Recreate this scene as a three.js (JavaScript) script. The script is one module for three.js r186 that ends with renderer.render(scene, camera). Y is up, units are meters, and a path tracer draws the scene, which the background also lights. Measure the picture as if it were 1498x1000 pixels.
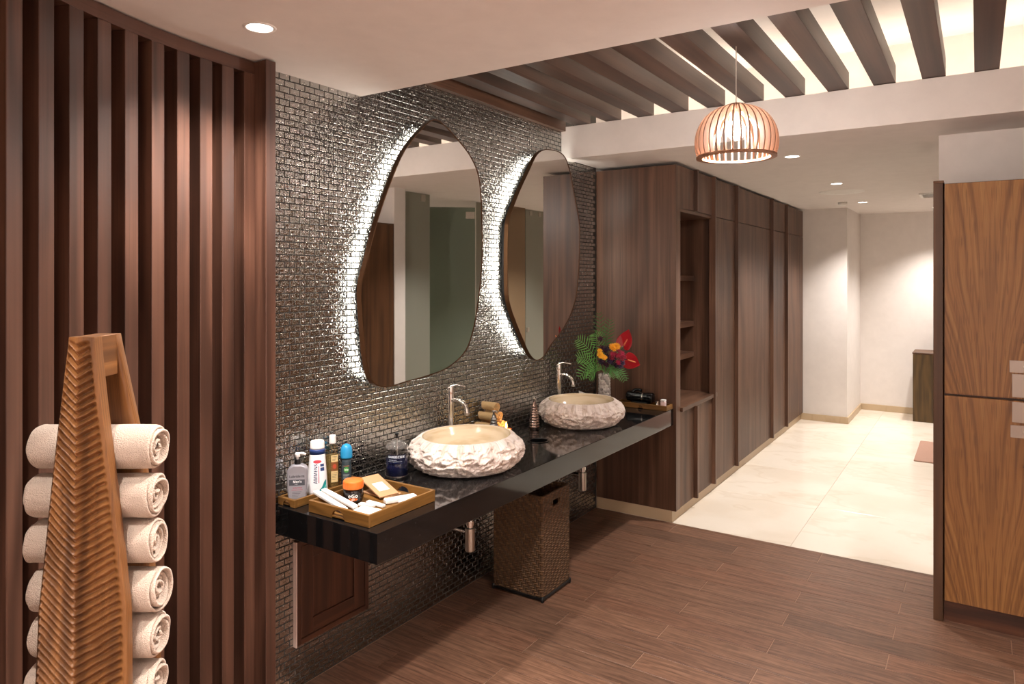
import * as THREE from 'three';
import { RoundedBoxGeometry } from 'three/addons/geometries/RoundedBoxGeometry.js';
import { mergeGeometries, mergeVertices } from 'three/addons/utils/BufferGeometryUtils.js';
import { ImprovedNoise } from 'three/addons/math/ImprovedNoise.js';
import { RectAreaLightUniformsLib } from 'three/addons/lights/RectAreaLightUniformsLib.js';

// ---------------------------------------------------------------- camera, lights, exposure
RectAreaLightUniformsLib.init();
const scene = new THREE.Scene();
const renderer = new THREE.WebGLRenderer({ antialias: true });
renderer.toneMapping = THREE.LinearToneMapping;
renderer.toneMappingExposure = 1.08;
renderer.shadowMap.enabled = true;
const FOCAL = 1030, YAW = Math.atan(681 / FOCAL);
const camera = new THREE.PerspectiveCamera(2 * Math.atan(500 / FOCAL) * 180 / Math.PI, 1498 / 1000, 0.05, 60);
camera.position.set(2.278, 1.65, 0);
camera.lookAt(2.278 - Math.sin(YAW), 1.65, -Math.cos(YAW));
camera.setViewOffset(1498, 1000, 0, 95, 1498, 1000);           // upright verticals: the lens is shifted, not tilted
camera.updateProjectionMatrix();
scene.background = new THREE.Color(0x000000);

const WARM = new THREE.Color(1.0, 0.935, 0.88), COVE = new THREE.Color(1.0, 0.87, 0.73), LEDC = new THREE.Color(1.0, 0.96, 0.86);
// recessed downlights: [x, ceiling height, z, candela, aperture radius, cone]
const DOWNLIGHTS = [
  [0.358, 2.45, -1.437, 14, 0.04, 1.05], [1.38, 2.45, -1.40, 19, 0.04, 1.05], [1.20, 2.45, -0.15, 7, 0.04, 1.05], [2.65, 2.45, -1.40, 13, 0.04, 1.05], [2.65, 2.45, -0.15, 9, 0.04, 1.05],
  [1.277, 2.43, -4.80, 14, 0.042, 0.95], [1.296, 2.43, -6.40, 15, 0.042, 0.95], [1.277, 2.43, -8.15, 16, 0.042, 0.95],
  [3.1, 2.43, -5.6, 9, 0.042, 0.95], [1.9, 2.43, -9.2, 15.2, 0.042, 0.95],
  [4.05, 2.45, -1.40, 34, 0.04, 1.15], [4.05, 2.45, 0.30, 30, 0.04, 1.15], [2.7, 2.45, 1.15, 34, 0.04, 1.15], [1.3, 2.45, 1.15, 30, 0.04, 1.15],  // added wall washers out of view: their bounce fills ceiling and slats
];
const PENDANT_CD = 2.4, COVE_R = 9.0, MIRROR_LED_R = 11;

// ---------------------------------------------------------------- helpers
let seed = 20240;
const rnd = () => { seed = (seed * 1664525 + 1013904223) >>> 0; return seed / 4294967296; };
const rr = (a, b) => a + (b - a) * rnd();
const V = (x, y, z) => new THREE.Vector3(x, y, z);
const used = {};
function numbered(n) { if (!(n in used)) { used[n] = 0; return n; } used[n]++; return n + '_' + String(used[n]).padStart(3, '0'); }
function part(name, geo, mat, parent, label) {
  const m = new THREE.Mesh(geo, mat); m.name = name; parent.add(m);
  if (label) m.userData.label = label;
  return m;
}
function thing(name, label, category, pos = [0, 0, 0], turn = 0, group) {
  const o = new THREE.Group(); o.name = numbered(name); scene.add(o); o.position.set(...pos); o.rotation.y = turn;
  o.userData = { label, category }; if (group) o.userData.group = group;
  return o;
}
function solid(name, geo, mat, label, category, group) {
  const m = new THREE.Mesh(geo, mat); m.name = numbered(name); scene.add(m); m.userData = { label, category }; if (group) m.userData.group = group; return m;
}
function struct(name, label, category, geo, mat) {
  const o = geo ? new THREE.Mesh(geo, mat) : new THREE.Group(); o.name = name; scene.add(o);
  o.userData = { label, category, kind: 'structure' };
  return o;
}
// uv in metres; the texture's v runs along axis g
function uvm(geo, g = 'y', ou = 0, ov = 0) {
  geo = geo.index ? geo.toNonIndexed() : geo;
  const p = geo.attributes.position, n = p.count, uv = new Float32Array(n * 2), a = V(), b = V(), c = V(), e = V(), f = V();
  const ax = { x: 0, y: 1, z: 2 }[g];
  for (let i = 0; i < n; i += 3) {
    a.fromBufferAttribute(p, i); b.fromBufferAttribute(p, i + 1); c.fromBufferAttribute(p, i + 2);
    e.subVectors(b, a); f.subVectors(c, a); e.cross(f);
    const w = [Math.abs(e.x), Math.abs(e.y), Math.abs(e.z)]; let k = 0; if (w[1] > w[k]) k = 1; if (w[2] > w[k]) k = 2;
    let vA = ax; if (k === ax) vA = (ax + 1) % 3;
    const uA = 3 - k - vA;
    [a, b, c].forEach((q, j) => { const t = [q.x, q.y, q.z]; uv[(i + j) * 2] = t[uA] + ou; uv[(i + j) * 2 + 1] = t[vA] + ov; });
  }
  geo.setAttribute('uv', new THREE.BufferAttribute(uv, 2));
  return geo;
}
const at = (g, x, y, z) => g.translate(x, y, z);
const box = (x0, x1, y0, y1, z0, z1) => new THREE.BoxGeometry(x1 - x0, y1 - y0, z1 - z0).translate((x0 + x1) / 2, (y0 + y1) / 2, (z0 + z1) / 2);
function rbox(x0, x1, y0, y1, z0, z1, r = 0.003, s = 2) {
  return new RoundedBoxGeometry(x1 - x0, y1 - y0, z1 - z0, s, r).translate((x0 + x1) / 2, (y0 + y1) / 2, (z0 + z1) / 2);
}
const wood = (g, dir = 'y') => uvm(g, dir, rr(0, 5), rr(0, 5));
const wbox = (x0, x1, y0, y1, z0, z1, dir = 'y', r = 0.002) => wood(rbox(x0, x1, y0, y1, z0, z1, r, 1), dir);
const lathe = (pts, seg = 32) => new THREE.LatheGeometry(pts.map(([r, y]) => new THREE.Vector2(r, y)), seg);
const tube = (pts, r, seg = 24, rad = 10) => new THREE.TubeGeometry(new THREE.CatmullRomCurve3(pts.map((p) => V(...p))), seg, r, rad, false);
const cyl = (r0, r1, h, seg = 24) => new THREE.CylinderGeometry(r0, r1, h, seg).translate(0, h / 2, 0);
// bevelled slab facing +z, its back open: front face, four bevels, four sides
function slab(w, h, d, b, tx = 0, ty = 0) {
  const W = w / 2, H = h / 2, pos = [];
  const q = (a, c, e, f) => pos.push(...a, ...c, ...e, ...a, ...e, ...f);
  const A = [[-W, -H], [W, -H], [W, H], [-W, H]], zf = (x, y) => d + tx * x + ty * y;
  for (let i = 0; i < 4; i++) {
    const [x0, y0] = A[i], [x1, y1] = A[(i + 1) % 4];
    const i0 = [x0 - Math.sign(x0) * b, y0 - Math.sign(y0) * b], i1 = [x1 - Math.sign(x1) * b, y1 - Math.sign(y1) * b];
    q([x0, y0, 0], [x1, y1, 0], [x1, y1, zf(x1, y1) - b], [x0, y0, zf(x0, y0) - b]);
    q([x0, y0, zf(x0, y0) - b], [x1, y1, zf(x1, y1) - b], [...i1, zf(...i1)], [...i0, zf(...i0)]);
  }
  const I = A.map(([x, y]) => [x - Math.sign(x) * b, y - Math.sign(y) * b]);
  q([...I[0], zf(...I[0])], [...I[1], zf(...I[1])], [...I[2], zf(...I[2])], [...I[3], zf(...I[3])]);
  const g = new THREE.BufferGeometry(); g.setAttribute('position', new THREE.Float32BufferAttribute(pos, 3)); g.computeVertexNormals();
  return uvm(g, 'y');
}

// ---------------------------------------------------------------- noise and textures
function hash(x, y, s) { let h = (x * 374761393 + y * 668265263 + s * 974634777) | 0; h = Math.imul(h ^ (h >>> 13), 1274126177); h ^= h >>> 16; return (h >>> 0) / 4294967296; }
function vn(x, y, px, py, s) {                                    // tileable value noise with whole periods px, py
  const xi = Math.floor(x), yi = Math.floor(y), fx = x - xi, fy = y - yi, m = (a, b) => ((a % b) + b) % b;
  const u = fx * fx * (3 - 2 * fx), v = fy * fy * (3 - 2 * fy), x0 = m(xi, px), x1 = m(xi + 1, px), y0 = m(yi, py), y1 = m(yi + 1, py);
  return (hash(x0, y0, s) * (1 - u) + hash(x1, y0, s) * u) * (1 - v) + (hash(x0, y1, s) * (1 - u) + hash(x1, y1, s) * u) * v;
}
function fbm(u, v, px, py, oct, s) { let a = 0, w = 0.5, t = 0; for (let i = 0; i < oct; i++) { a += w * vn(u * px, v * py, px, py, s + i * 17); t += w; w *= 0.5; px *= 2; py *= 2; } return a / t; }
const lerp = (a, b, t) => a + (b - a) * t, clamp = (x, a = 0, b = 1) => Math.min(b, Math.max(a, x));
const mix3 = (a, b, t) => [lerp(a[0], b[0], t), lerp(a[1], b[1], t), lerp(a[2], b[2], t)];
const sm = (a, b, x) => { const t = clamp((x - a) / (b - a)); return t * t * (3 - 2 * t); };
function tex(w, h, fn, rep = [1, 1], color = true) {              // fn(u, v) gives sRGB 0..255 triple or one grey 0..1
  const d = new Uint8Array(w * h * 4);
  for (let j = 0; j < h; j++) for (let i = 0; i < w; i++) {
    const c = fn((i + 0.5) / w, (j + 0.5) / h), k = (j * w + i) * 4;
    if (typeof c === 'number') d[k] = d[k + 1] = d[k + 2] = clamp(c) * 255; else { d[k] = clamp(c[0], 0, 255); d[k + 1] = clamp(c[1], 0, 255); d[k + 2] = clamp(c[2], 0, 255); }
    d[k + 3] = 255;
  }
  const t = new THREE.DataTexture(d, w, h, THREE.RGBAFormat); t.wrapS = t.wrapT = THREE.RepeatWrapping; t.magFilter = THREE.LinearFilter; t.minFilter = THREE.LinearFilter;
  t.repeat.set(...rep); if (color) t.colorSpace = THREE.SRGBColorSpace; t.needsUpdate = true;
  return t;
}
function canvasTex(w, h, draw) {
  const c = document.createElement('canvas'); c.width = w; c.height = h; const x = c.getContext('2d'); draw(x, w, h);
  const t = new THREE.CanvasTexture(c); t.colorSpace = THREE.SRGBColorSpace; return t;
}
function woodTex(dark, mid, light, s, { streak = 26, ring = 5, pore = 0.35, rep = [1.6, 0.7], w = 512, h = 512 } = {}) {
  return tex(w, h, (u, v) => {
    const warp = fbm(u, v, 4, 2, 3, s) * 1.3;
    const rings = 0.5 + 0.5 * Math.sin(6.2832 * (u * ring + warp * 2));
    const st = fbm(u, v, streak, 2, 3, s + 5), fine = vn(u * 180, v * 10, 180, 10, s + 9);
    let t = 0.45 * rings + 0.75 * st - 0.15;
    let c = t < 0.5 ? mix3(dark, mid, clamp(t * 2)) : mix3(mid, light, clamp(t * 2 - 1));
    return mix3(c, dark, pore * sm(0.62, 0.9, fine));
  }, rep);
}
const M = {};
const std = (o) => new THREE.MeshStandardMaterial(o), phy = (o) => new THREE.MeshPhysicalMaterial(o);
const T_slat = woodTex([52, 33, 25], [82, 54, 42], [104, 72, 57], 3, { streak: 30, ring: 3, pore: 0.25, rep: [1.5, 0.5] });
M.slat = std({ map: T_slat, roughness: 0.36 });
const T_ward = woodTex([66, 44, 32], [95, 67, 51], [118, 87, 67], 21, { streak: 40, ring: 3, pore: 0.4, rep: [1.2, 0.45] });
M.ward = std({ map: T_ward, roughness: 0.38 });
const T_pergola = woodTex([52, 36, 28], [72, 51, 41], [88, 65, 53], 41, { streak: 36, ring: 3, rep: [1.5, 0.4] });
M.pergola = std({ map: T_pergola, roughness: 0.42 });
const T_teak = woodTex([80, 48, 22], [124, 80, 42], [152, 104, 60], 61, { streak: 18, ring: 4, pore: 0.45, rep: [3, 1] });
M.teak = std({ map: T_teak, roughness: 0.42 });
M.tray = std({ map: woodTex([92, 62, 24], [120, 82, 36], [138, 98, 48], 71, { streak: 30, ring: 3, rep: [4, 1.5], w: 256, h: 256 }), roughness: 0.45 });
M.rib = std({ map: woodTex([142, 102, 78], [168, 127, 101], [186, 146, 120], 81, { streak: 20, ring: 2, rep: [4, 2], w: 256, h: 256 }), roughness: 0.5 });
M.panelwood = std({ map: woodTex([50, 28, 18], [76, 44, 29], [94, 58, 39], 91, { streak: 30, ring: 3, rep: [2, 0.8], w: 256, h: 256 }), roughness: 0.4 });
// book-matched veneer: figure fans up from a centre line; uv 0..1 over one door
M.veneer = std({ map: tex(512, 1024, (u, v) => {
  const x = Math.abs(u - 0.5) * 2, wob = fbm(x * 0.5, v, 2, 2, 2, 7);
  const fan = x / (0.32 + 0.75 * v) * 3.6 + wob * 0.9 - v * 0.5;
  const rings = 0.5 + 0.5 * Math.sin(6.2832 * fan);
  const st = fbm(fan / 12 + 0.3, v, 70, 2, 4, 33), fine = vn(u * 200, v * 14, 200, 14, 5);
  const t = clamp(0.2 * rings + 0.95 * st - 0.1);
  let c = t < 0.5 ? mix3([98, 62, 30], [142, 97, 52], t * 2) : mix3([142, 97, 52], [168, 122, 72], t * 2 - 1);
  return mix3(c, [84, 52, 26], 0.35 * sm(0.6, 0.92, fine));
}), roughness: 0.4 });
const plankTex = (s) => tex(256, 1024, (u, v) => {
  const wv = fbm(u, v, 3, 3, 3, s) * 1.6, cath = 0.5 + 0.5 * Math.sin(6.2832 * (u * 4 + wv * 2.2));
  const st = fbm(u, v, 30, 3, 3, s + 3), fine = vn(u * 90, v * 22, 90, 22, s + 8);
  const t = clamp(0.35 * cath + 0.8 * st - 0.1);
  let c = t < 0.5 ? mix3([84, 59, 45], [120, 87, 68], t * 2) : mix3([120, 87, 68], [143, 108, 87], t * 2 - 1);
  return mix3(c, [70, 48, 37], 0.5 * sm(0.6, 0.9, fine));
}, [1 / 0.145, 1 / 0.9]);
M.plank = [101, 102, 103, 104].map((s) => { const t = plankTex(s); return std({ map: t, roughness: 0.42, bumpMap: t, bumpScale: 0.0004 }); });
M.plank.push(...M.plank.map((m, i) => { const n = m.clone(); n.color.setRGB(...[[0.86, 0.86, 0.88], [0.94, 0.9, 0.9], [0.8, 0.82, 0.84], [1.05, 1.0, 0.98]][i]); return n; }));
M.floorGrout = std({ color: 0xb0907a, roughness: 0.9 });
const T_marble = tex(512, 512, (u, v) => {
  const w = fbm(u, v, 4, 4, 5, 5), vein = 1 - Math.abs(2 * fbm(u + w * 0.2, v, 3, 5, 5, 15) - 1);
  return mix3([232, 221, 206], [216, 200, 180], clamp(0.35 * sm(0.9, 1, vein) + 0.45 * sm(0.4, 0.8, w)));
}, [0.7, 0.7]);
M.marble = std({ map: T_marble, roughness: 0.16 });
M.marbleMatt = std({ map: T_marble, color: 0xd8c8b0, roughness: 0.4 });
M.paint = std({ map: tex(256, 256, (u, v) => { const n = fbm(u, v, 16, 16, 4, 9); return [223 + n * 8, 215 + n * 8, 209 + n * 8]; }, [1, 1]), roughness: 0.8 });
M.granite = phy({ map: tex(512, 512, (u, v) => { const a = vn(u * 150, v * 150, 150, 150, 3), b = fbm(u, v, 40, 40, 3, 8); const g = 12 + 10 * b + 40 * sm(0.86, 1, a); return [g, g, g + 1]; }, [2.5, 2.5]), roughness: 0.07, ior: 1.58 });
const B_foil = tex(512, 512, (u, v) => {
  const a = 1 - Math.abs(2 * fbm(u, v, 14, 14, 3, 77) - 1), b = fbm(u, v, 34, 34, 2, 177);
  return 0.7 * a + 0.3 * b;
}, [5, 5], false);
M.tile = std({ color: new THREE.Color().setRGB(0.46, 0.45, 0.43), metalness: 1, roughness: 0.12, bumpMap: B_foil, bumpScale: 0.0030 });
M.grout = std({ color: 0x322e2a, roughness: 0.8 });
M.chrome = std({ color: 0xd8d4cf, metalness: 1, roughness: 0.09 });
M.steel = std({ color: 0xb8b0a6, metalness: 1, roughness: 0.28 });
M.mirror = std({ color: new THREE.Color().setRGB(0.80, 0.79, 0.76), metalness: 1, roughness: 0.015 });
M.bronze = std({ color: 0x5e4028, metalness: 0.75, roughness: 0.38 });
M.black = std({ color: 0x0c0c0d, roughness: 0.35 });
M.blackGloss = phy({ color: 0x08080a, roughness: 0.12 });
M.white = std({ color: 0xeae6e0, roughness: 0.45 });
M.whitePlastic = phy({ color: 0xf0eeec, roughness: 0.3 });
M.paper = std({ color: 0xe9e4dc, roughness: 0.75 });
M.kraft = std({ color: 0xb98f68, roughness: 0.85 });
const B_terry = tex(512, 512, (u, v) => 0.35 * vn(u * 64, v * 64, 64, 64, 4) + 0.65 * vn(u * 190, v * 190, 190, 190, 6), [7, 7], false);
M.towel = phy({ color: 0xcdb9a9, roughness: 0.95, bumpMap: B_terry, bumpScale: 0.003, sheen: 0.4, sheenRoughness: 0.6, sheenColor: 0xf0e0d0 });
M.handTowel = phy({ color: 0xc9a878, roughness: 0.95, bumpMap: B_terry, bumpScale: 0.002, sheen: 0.3 });
M.stone = std({ map: tex(512, 512, (u, v) => { const a = fbm(u, v, 8, 8, 5, 12), b = fbm(u, v, 24, 24, 3, 31); return mix3(mix3([232, 219, 210], [212, 195, 186], sm(0.4, 0.7, a)), [182, 158, 134], 0.5 * sm(0.62, 0.8, b)); }, [3, 3]), roughness: 0.85, bumpMap: tex(256, 256, (u, v) => fbm(u, v, 20, 20, 4, 55), [8, 8], false), bumpScale: 0.006 });
M.bowl = phy({ map: tex(256, 256, (u, v) => { const a = fbm(u, v, 4, 4, 4, 14); return mix3([226, 206, 176], [206, 182, 146], sm(0.35, 0.75, a)); }, [2, 2]), roughness: 0.14 });
M.glass = phy({ color: 0xffffff, roughness: 0.02, transmission: 1, thickness: 0, ior: 1.45 });
M.frosted = phy({ color: 0xb2b3a6, roughness: 0.6, transmission: 0.5, thickness: 0 });
M.frostedGreen = phy({ color: 0x93a08e, roughness: 0.5, transmission: 0.5, thickness: 0 });
M.emitDown = std({ color: 0x222222, emissive: WARM, emissiveIntensity: 9 });
M.emitLed = std({ color: 0x222222, emissive: LEDC, emissiveIntensity: MIRROR_LED_R });
M.emitCove = std({ color: 0x222222, emissive: COVE, emissiveIntensity: 5 });

// ---------------------------------------------------------------- the room
const CW = -1.69, CE = -4.54;                                     // tiled wall runs from CW to CE
// walnut-look plank floor, each plank its own piece
{
  const fl = struct('floor', 'reddish brown wood-look plank floor of the vanity area', 'floor', box(-0.3, 4.6, -0.12, -0.003, CE, 1.7), M.floorGrout);
  const W = 0.146, L = 0.90, gap = 0.003;
  const cache = {};
  const slabOf = (w, len) => { const k = w.toFixed(4) + len.toFixed(4); return cache[k] || (cache[k] = slab(w, len, 0.004, 0.0009).rotateX(-Math.PI / 2).rotateY(-Math.PI / 2)); };
  for (let r = -2; r < 44; r++) {
    let z1 = -2.612 + W * (29 - r), z0 = z1 - W;                  // z0 far edge
    if (z1 < CE + 0.03 || z0 > 1.69) continue; z0 = Math.max(z0, CE); z1 = Math.min(z1, 1.69);
    const n = Math.round((-2.612 - z0) / W + 1000);
    for (let k = -1; k < 6; k++) {
      let x0 = 0.155 + (n % 2 ? 0.45 : 0) + L * (k - 1), x1 = x0 + L; x0 = Math.max(x0, 0); x1 = Math.min(x1, 4.5);
      if (x1 - x0 < 0.03) continue;
      const m = part('plank', slabOf(z1 - z0 - gap, x1 - x0 - gap), M.plank[Math.floor(rnd() * M.plank.length)], fl);
      m.position.set((x0 + x1) / 2, -0.004 + rr(-0.0002, 0.0002), (z0 + z1) / 2);
    }
  }
}
{
  const fl = struct('floor_marble', 'glossy cream marble floor of the corridor past the planks', 'floor', box(-0.1, 4.6, -0.12, -0.003, -10.2, CE), M.marbleMatt);
  const S = 0.9, gap = 0.0016;
  for (let i = -2; i < 4; i++) for (let j = 0; j < 7; j++) {
    const x0 = Math.max(0, 1.32 + i * S), x1 = Math.min(4.5, 1.32 + (i + 1) * S), z1 = CE - j * S, z0 = Math.max(-10.1, z1 - S);
    if (x1 - x0 < 0.05 || z1 - z0 < 0.05) continue;
    const g = slab(x1 - x0 - gap, z1 - z0 - gap, 0.004, 0.0006).rotateX(-Math.PI / 2);
    const uv = g.attributes.uv, o1 = rr(0, 4), o2 = rr(0, 4); for (let k = 0; k < uv.count; k++) uv.setXY(k, uv.getX(k) + o1, uv.getY(k) + o2);
    part('tile', g, M.marble, fl).position.set((x0 + x1) / 2, -0.004, (z0 + z1) / 2);
  }
}
// mirror-tile wall
const tileHole = (y, z) => y > 0.192 && y < 0.575 && z < -1.896 && z > -2.238;
{
  const wl = struct('wall_left', 'vanity wall of rippled silver mosaic bricks', 'wall', box(-0.16, -0.0016, 0, 3.05, -4.54, CW + 0.03), M.grout);
  const PW = 0.0505, PH = 0.0255, variants = [];
  for (let i = 0; i < 10; i++) {
    const g = slab(PW - 0.0046, PH - 0.0044, 0.0055, 0.0006, rr(-0.02, 0.02), rr(-0.02, 0.02)).rotateY(Math.PI / 2);
    const uv = g.attributes.uv, o1 = rr(0, 1), o2 = rr(0, 1); for (let k = 0; k < uv.count; k++) uv.setXY(k, uv.getX(k) + o1, uv.getY(k) + o2);
    variants.push(g);
  }
  const spots = [];
  for (let r = 0; r < 103; r++) {
    const y = 0.004 + PH * (r + 0.5);
    for (let k = 0; k < 58; k++) {
      const z = CW - 0.004 - PW * (k + (r % 2 ? 0.5 : 0));
      if (z < CE + 0.02 || tileHole(y, z)) continue;
      spots.push([y, z, Math.hypot(2.278, y - 1.65, z), Math.floor(rnd() * 10)]);
    }
  }
  const hidden = ([y, z]) => (z > -1.74) || (y > 0.65 && y < 0.78) || (y < 0.7 && z > -2.3);
  const order = spots.map((s, i) => [s[2] + (hidden(s) ? 9 : 0), i]).sort((a, b) => a[0] - b[0]);
  const near = new Set(order.slice(0, 300).map((o) => o[1]));
  const rest = [];
  spots.forEach(([y, z, , v], i) => {
    if (near.has(i)) part('tile', variants[v], M.tile, wl).position.set(-0.0055, y, z);
    else rest.push(variants[v].clone().translate(-0.0055, y, z));
  });
  const o = part('tile_field', mergeGeometries(rest), M.tile, wl); o.userData.kind = 'stuff';
}
// painted shell
struct('wall_back', 'white wall closing the room behind the towel stand', 'wall', uvm(box(-0.4, 4.7, 0, 3.05, 1.6, 1.75)), M.paint);
struct('wall_right', 'white side wall opposite the mirrors', 'wall', uvm(box(4.5, 4.7, 0, 3.05, -10.2, 1.75)), M.paint);
struct('wall_screen_side', 'plain wall behind the curved slat screen', 'wall', uvm(box(-0.4, -0.16, 0, 3.05, -4.54, 1.75)), M.paint);
struct('wall_corridor', 'plain wall behind the tall wardrobes', 'wall', uvm(box(-0.3, -0.02, 0, 3.05, -10.2, -4.54)), M.paint);
struct('wall_far_return', 'pale wall return at the far end of the wardrobes', 'wall', uvm(box(-0.1, 1.055, 0, 2.6, -10.2, -8.68)), M.paint);
struct('wall_far', 'pale far wall at the end of the corridor', 'wall', uvm(box(1.0, 4.6, 0, 2.6, -10.2, -9.75)), M.paint);
struct('wall_locker', 'white wall that the lockers stand against', 'wall', uvm(box(2.10, 4.6, 0, 2.6, -4.68, -4.54)), M.paint);
struct('wall_shower', 'tan wall between the frosted shower doors', 'wall', uvm(box(2.15, 2.3, 0, 2.55, -6.74, -6.20)), std({ color: 0x8c7458, roughness: 0.6 }));
struct('wall_shower_far', 'pale wall inside the shower room', 'wall', uvm(box(3.6, 3.75, 0, 2.6, -10.0, -4.66)), M.paint);
struct('baseboard_far', 'beige stone baseboard along the far corridor wall', 'baseboard', uvm(rbox(1.055, 4.5, 0, 0.075, -9.75, -9.735, 0.003), 'x'), M.marbleMatt);
{
  const b = struct('baseboard_return', 'beige stone baseboard around the pale wall return', 'baseboard', null);
  part('board', uvm(rbox(0.55, 1.07, 0, 0.075, -8.68, -8.665, 0.003), 'x'), M.marbleMatt, b); part('board', uvm(rbox(1.055, 1.07, 0, 0.075, -9.735, -8.68, 0.003), 'z'), M.marbleMatt, b);
}
struct('baseboard_locker', 'short pink beige baseboard at the locker wall end', 'baseboard', uvm(rbox(2.085, 2.10, 0, 0.08, -4.68, -4.53, 0.003), 'z'), M.marbleMatt);
struct('ceiling', 'flat white ceiling over the vanity entrance', 'ceiling', uvm(box(-0.4, 4.6, 2.45, 3.05, -2.235, 1.7)), M.paint);
struct('ceiling_corridor', 'flat white ceiling over the marble corridor', 'ceiling', uvm(box(-0.1, 4.6, 2.43, 2.52, -10.2, -4.18)), M.paint);
struct('ceiling_recess', 'cream ceiling of the lit recess above the wood slats', 'ceiling', uvm(box(-0.1, 4.6, 2.98, 3.08, -4.72, -2.2)), M.paint);
struct('wall_recess', 'upright end of the lit recess behind the beam', 'wall', uvm(box(-0.02, 4.6, 2.5, 3.0, -4.72, -4.58)), M.paint);
struct('trim_1', 'white dropped beam below the wooden ceiling slats', 'beam', uvm(rbox(0, 4.55, 2.42, 2.63, -4.18, -4.03, 0.003)), M.paint);
{
  const pg = struct('ceiling_slats', 'row of dark brown wooden slats under the lit recess', 'slatted ceiling', null);
  const g = [0, 1, 2, 3].map(() => wbox(0, 0.1, 2.632, 2.725, -4.06, -2.20, 'z', 0.002));
  for (let k = 0; k < 20; k++) part('slat', g[k % 4], M.pergola, pg).position.x = 0.1 + 0.2165 * k;
  part('wall_batten', wbox(0.001, 0.035, 2.60, 2.725, -4.03, -2.236, 'z'), M.ward, pg);
}
// cove light strip on top of the corridor ceiling, behind the beam
{
  const c = thing('cove_light', 'warm light strip hidden behind the white beam', 'light strip', [2.25, 2.52, -4.36]);
  part('channel', box(-2.2, 2.2, 0, 0.012, -0.02, 0.02), M.steel, c);
  part('light_strip', box(-2.2, 2.2, 0.012, 0.02, -0.012, 0.012), M.emitCove, c);
  const l = new THREE.RectAreaLight(COVE, COVE_R * 4, 4.4, 0.03); l.position.set(2.25, 2.545, -4.36); l.lookAt(2.25, 5, -4.36 + 0.6); scene.add(l); l.name = 'cove_area';
  const d = thing('cove_light', 'warm light strip hidden above the entrance ceiling edge', 'light strip', [2.25, 2.80, -2.225]);
  part('channel', box(-2.2, 2.2, 0, 0.02, -0.022, -0.01), M.steel, d);
  part('light_strip', box(-2.2, 2.2, 0.002, 0.018, -0.03, -0.022), M.emitCove, d);
  const l2 = new THREE.RectAreaLight(COVE, COVE_R * 2, 4.4, 0.03); l2.position.set(2.25, 2.815, -2.265); l2.lookAt(2.25, 3.3, -3.2); scene.add(l2); l2.name = 'cove_area_near';
}
// ---------------------------------------------------------------- curved slat screen
{
  const sc = struct('wall_slats', 'curved wall of upright dark red-brown wooden slats', 'slat wall', null);
  const pts = [[0.046, -1.66], [0.049, -1.603], [0.055, -1.508], [0.063, -1.419], [0.077, -1.328], [0.098, -1.230], [0.126, -1.132], [0.158, -1.037], [0.195, -0.944]];
  let ang = 23, [x, z] = pts[pts.length - 1];
  for (let i = 0; i < 12; i++) { x += 0.1 * Math.sin(ang * Math.PI / 180); z += 0.1 * Math.cos(ang * Math.PI / 180); pts.push([x, z]); ang += 2.6; }
  const tang = (i) => { const a = pts[Math.max(0, i - 1)], b = pts[Math.min(pts.length - 1, i + 1)], l = Math.hypot(b[0] - a[0], b[1] - a[1]); return [(b[0] - a[0]) / l, (b[1] - a[1]) / l]; };
  function ribbon(o0, o1, y0, y1) {                               // swept box between two offsets along the room-side normal
    const ring = (i) => { const [tx, tz] = tang(i), nx = tz, nz = -tx, [px, pz] = pts[i]; return [[px + nx * o0, y0, pz + nz * o0], [px + nx * o1, y0, pz + nz * o1], [px + nx * o1, y1, pz + nz * o1], [px + nx * o0, y1, pz + nz * o0]]; };
    const pos = [], q = (a, b, c, d) => pos.push(...a, ...b, ...c, ...a, ...c, ...d);
    for (let i = 0; i + 1 < pts.length; i++) { const A = ring(i), B = ring(i + 1); for (let k = 0; k < 4; k++) q(A[k], A[(k + 1) % 4], B[(k + 1) % 4], B[k]); }
    const A = ring(0), B = ring(pts.length - 1); q(A[3], A[2], A[1], A[0]); q(B[0], B[1], B[2], B[3]);
    const g = new THREE.BufferGeometry(); g.setAttribute('position', new THREE.Float32BufferAttribute(pos, 3)); g.computeVertexNormals(); return g;
  }
  part('back_panel', wood(ribbon(-0.075, -0.062, 0, 2.44)), M.slat, sc);
  part('top_rail', wood(ribbon(-0.062, -0.002, 2.40, 2.445), 'z'), M.slat, sc);
  const fins = [0, 1, 2, 3, 4].map(() => wbox(-0.063, 0, 0, 2.40, 0, 0.051, 'y', 0.0025));
  for (let i = 1; i < pts.length; i++) {
    const [tx, tz] = tang(i), m = part('slat', fins[i % 5], M.slat, sc);
    m.position.set(pts[i][0], 0, pts[i][1]); m.rotation.y = Math.atan2(tx, tz) + Math.PI; m.scale.x = -1; m.scale.z = 1;
    m.rotation.y = Math.atan2(tx, tz); m.scale.set(1, 1, -1);     // the front face runs from its corner towards the mirrors
  }
  part('end_post', wbox(-0.02, 0.112, 0, 2.445, -1.692, -1.648, 'y', 0.003), M.slat, sc);
}
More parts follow.
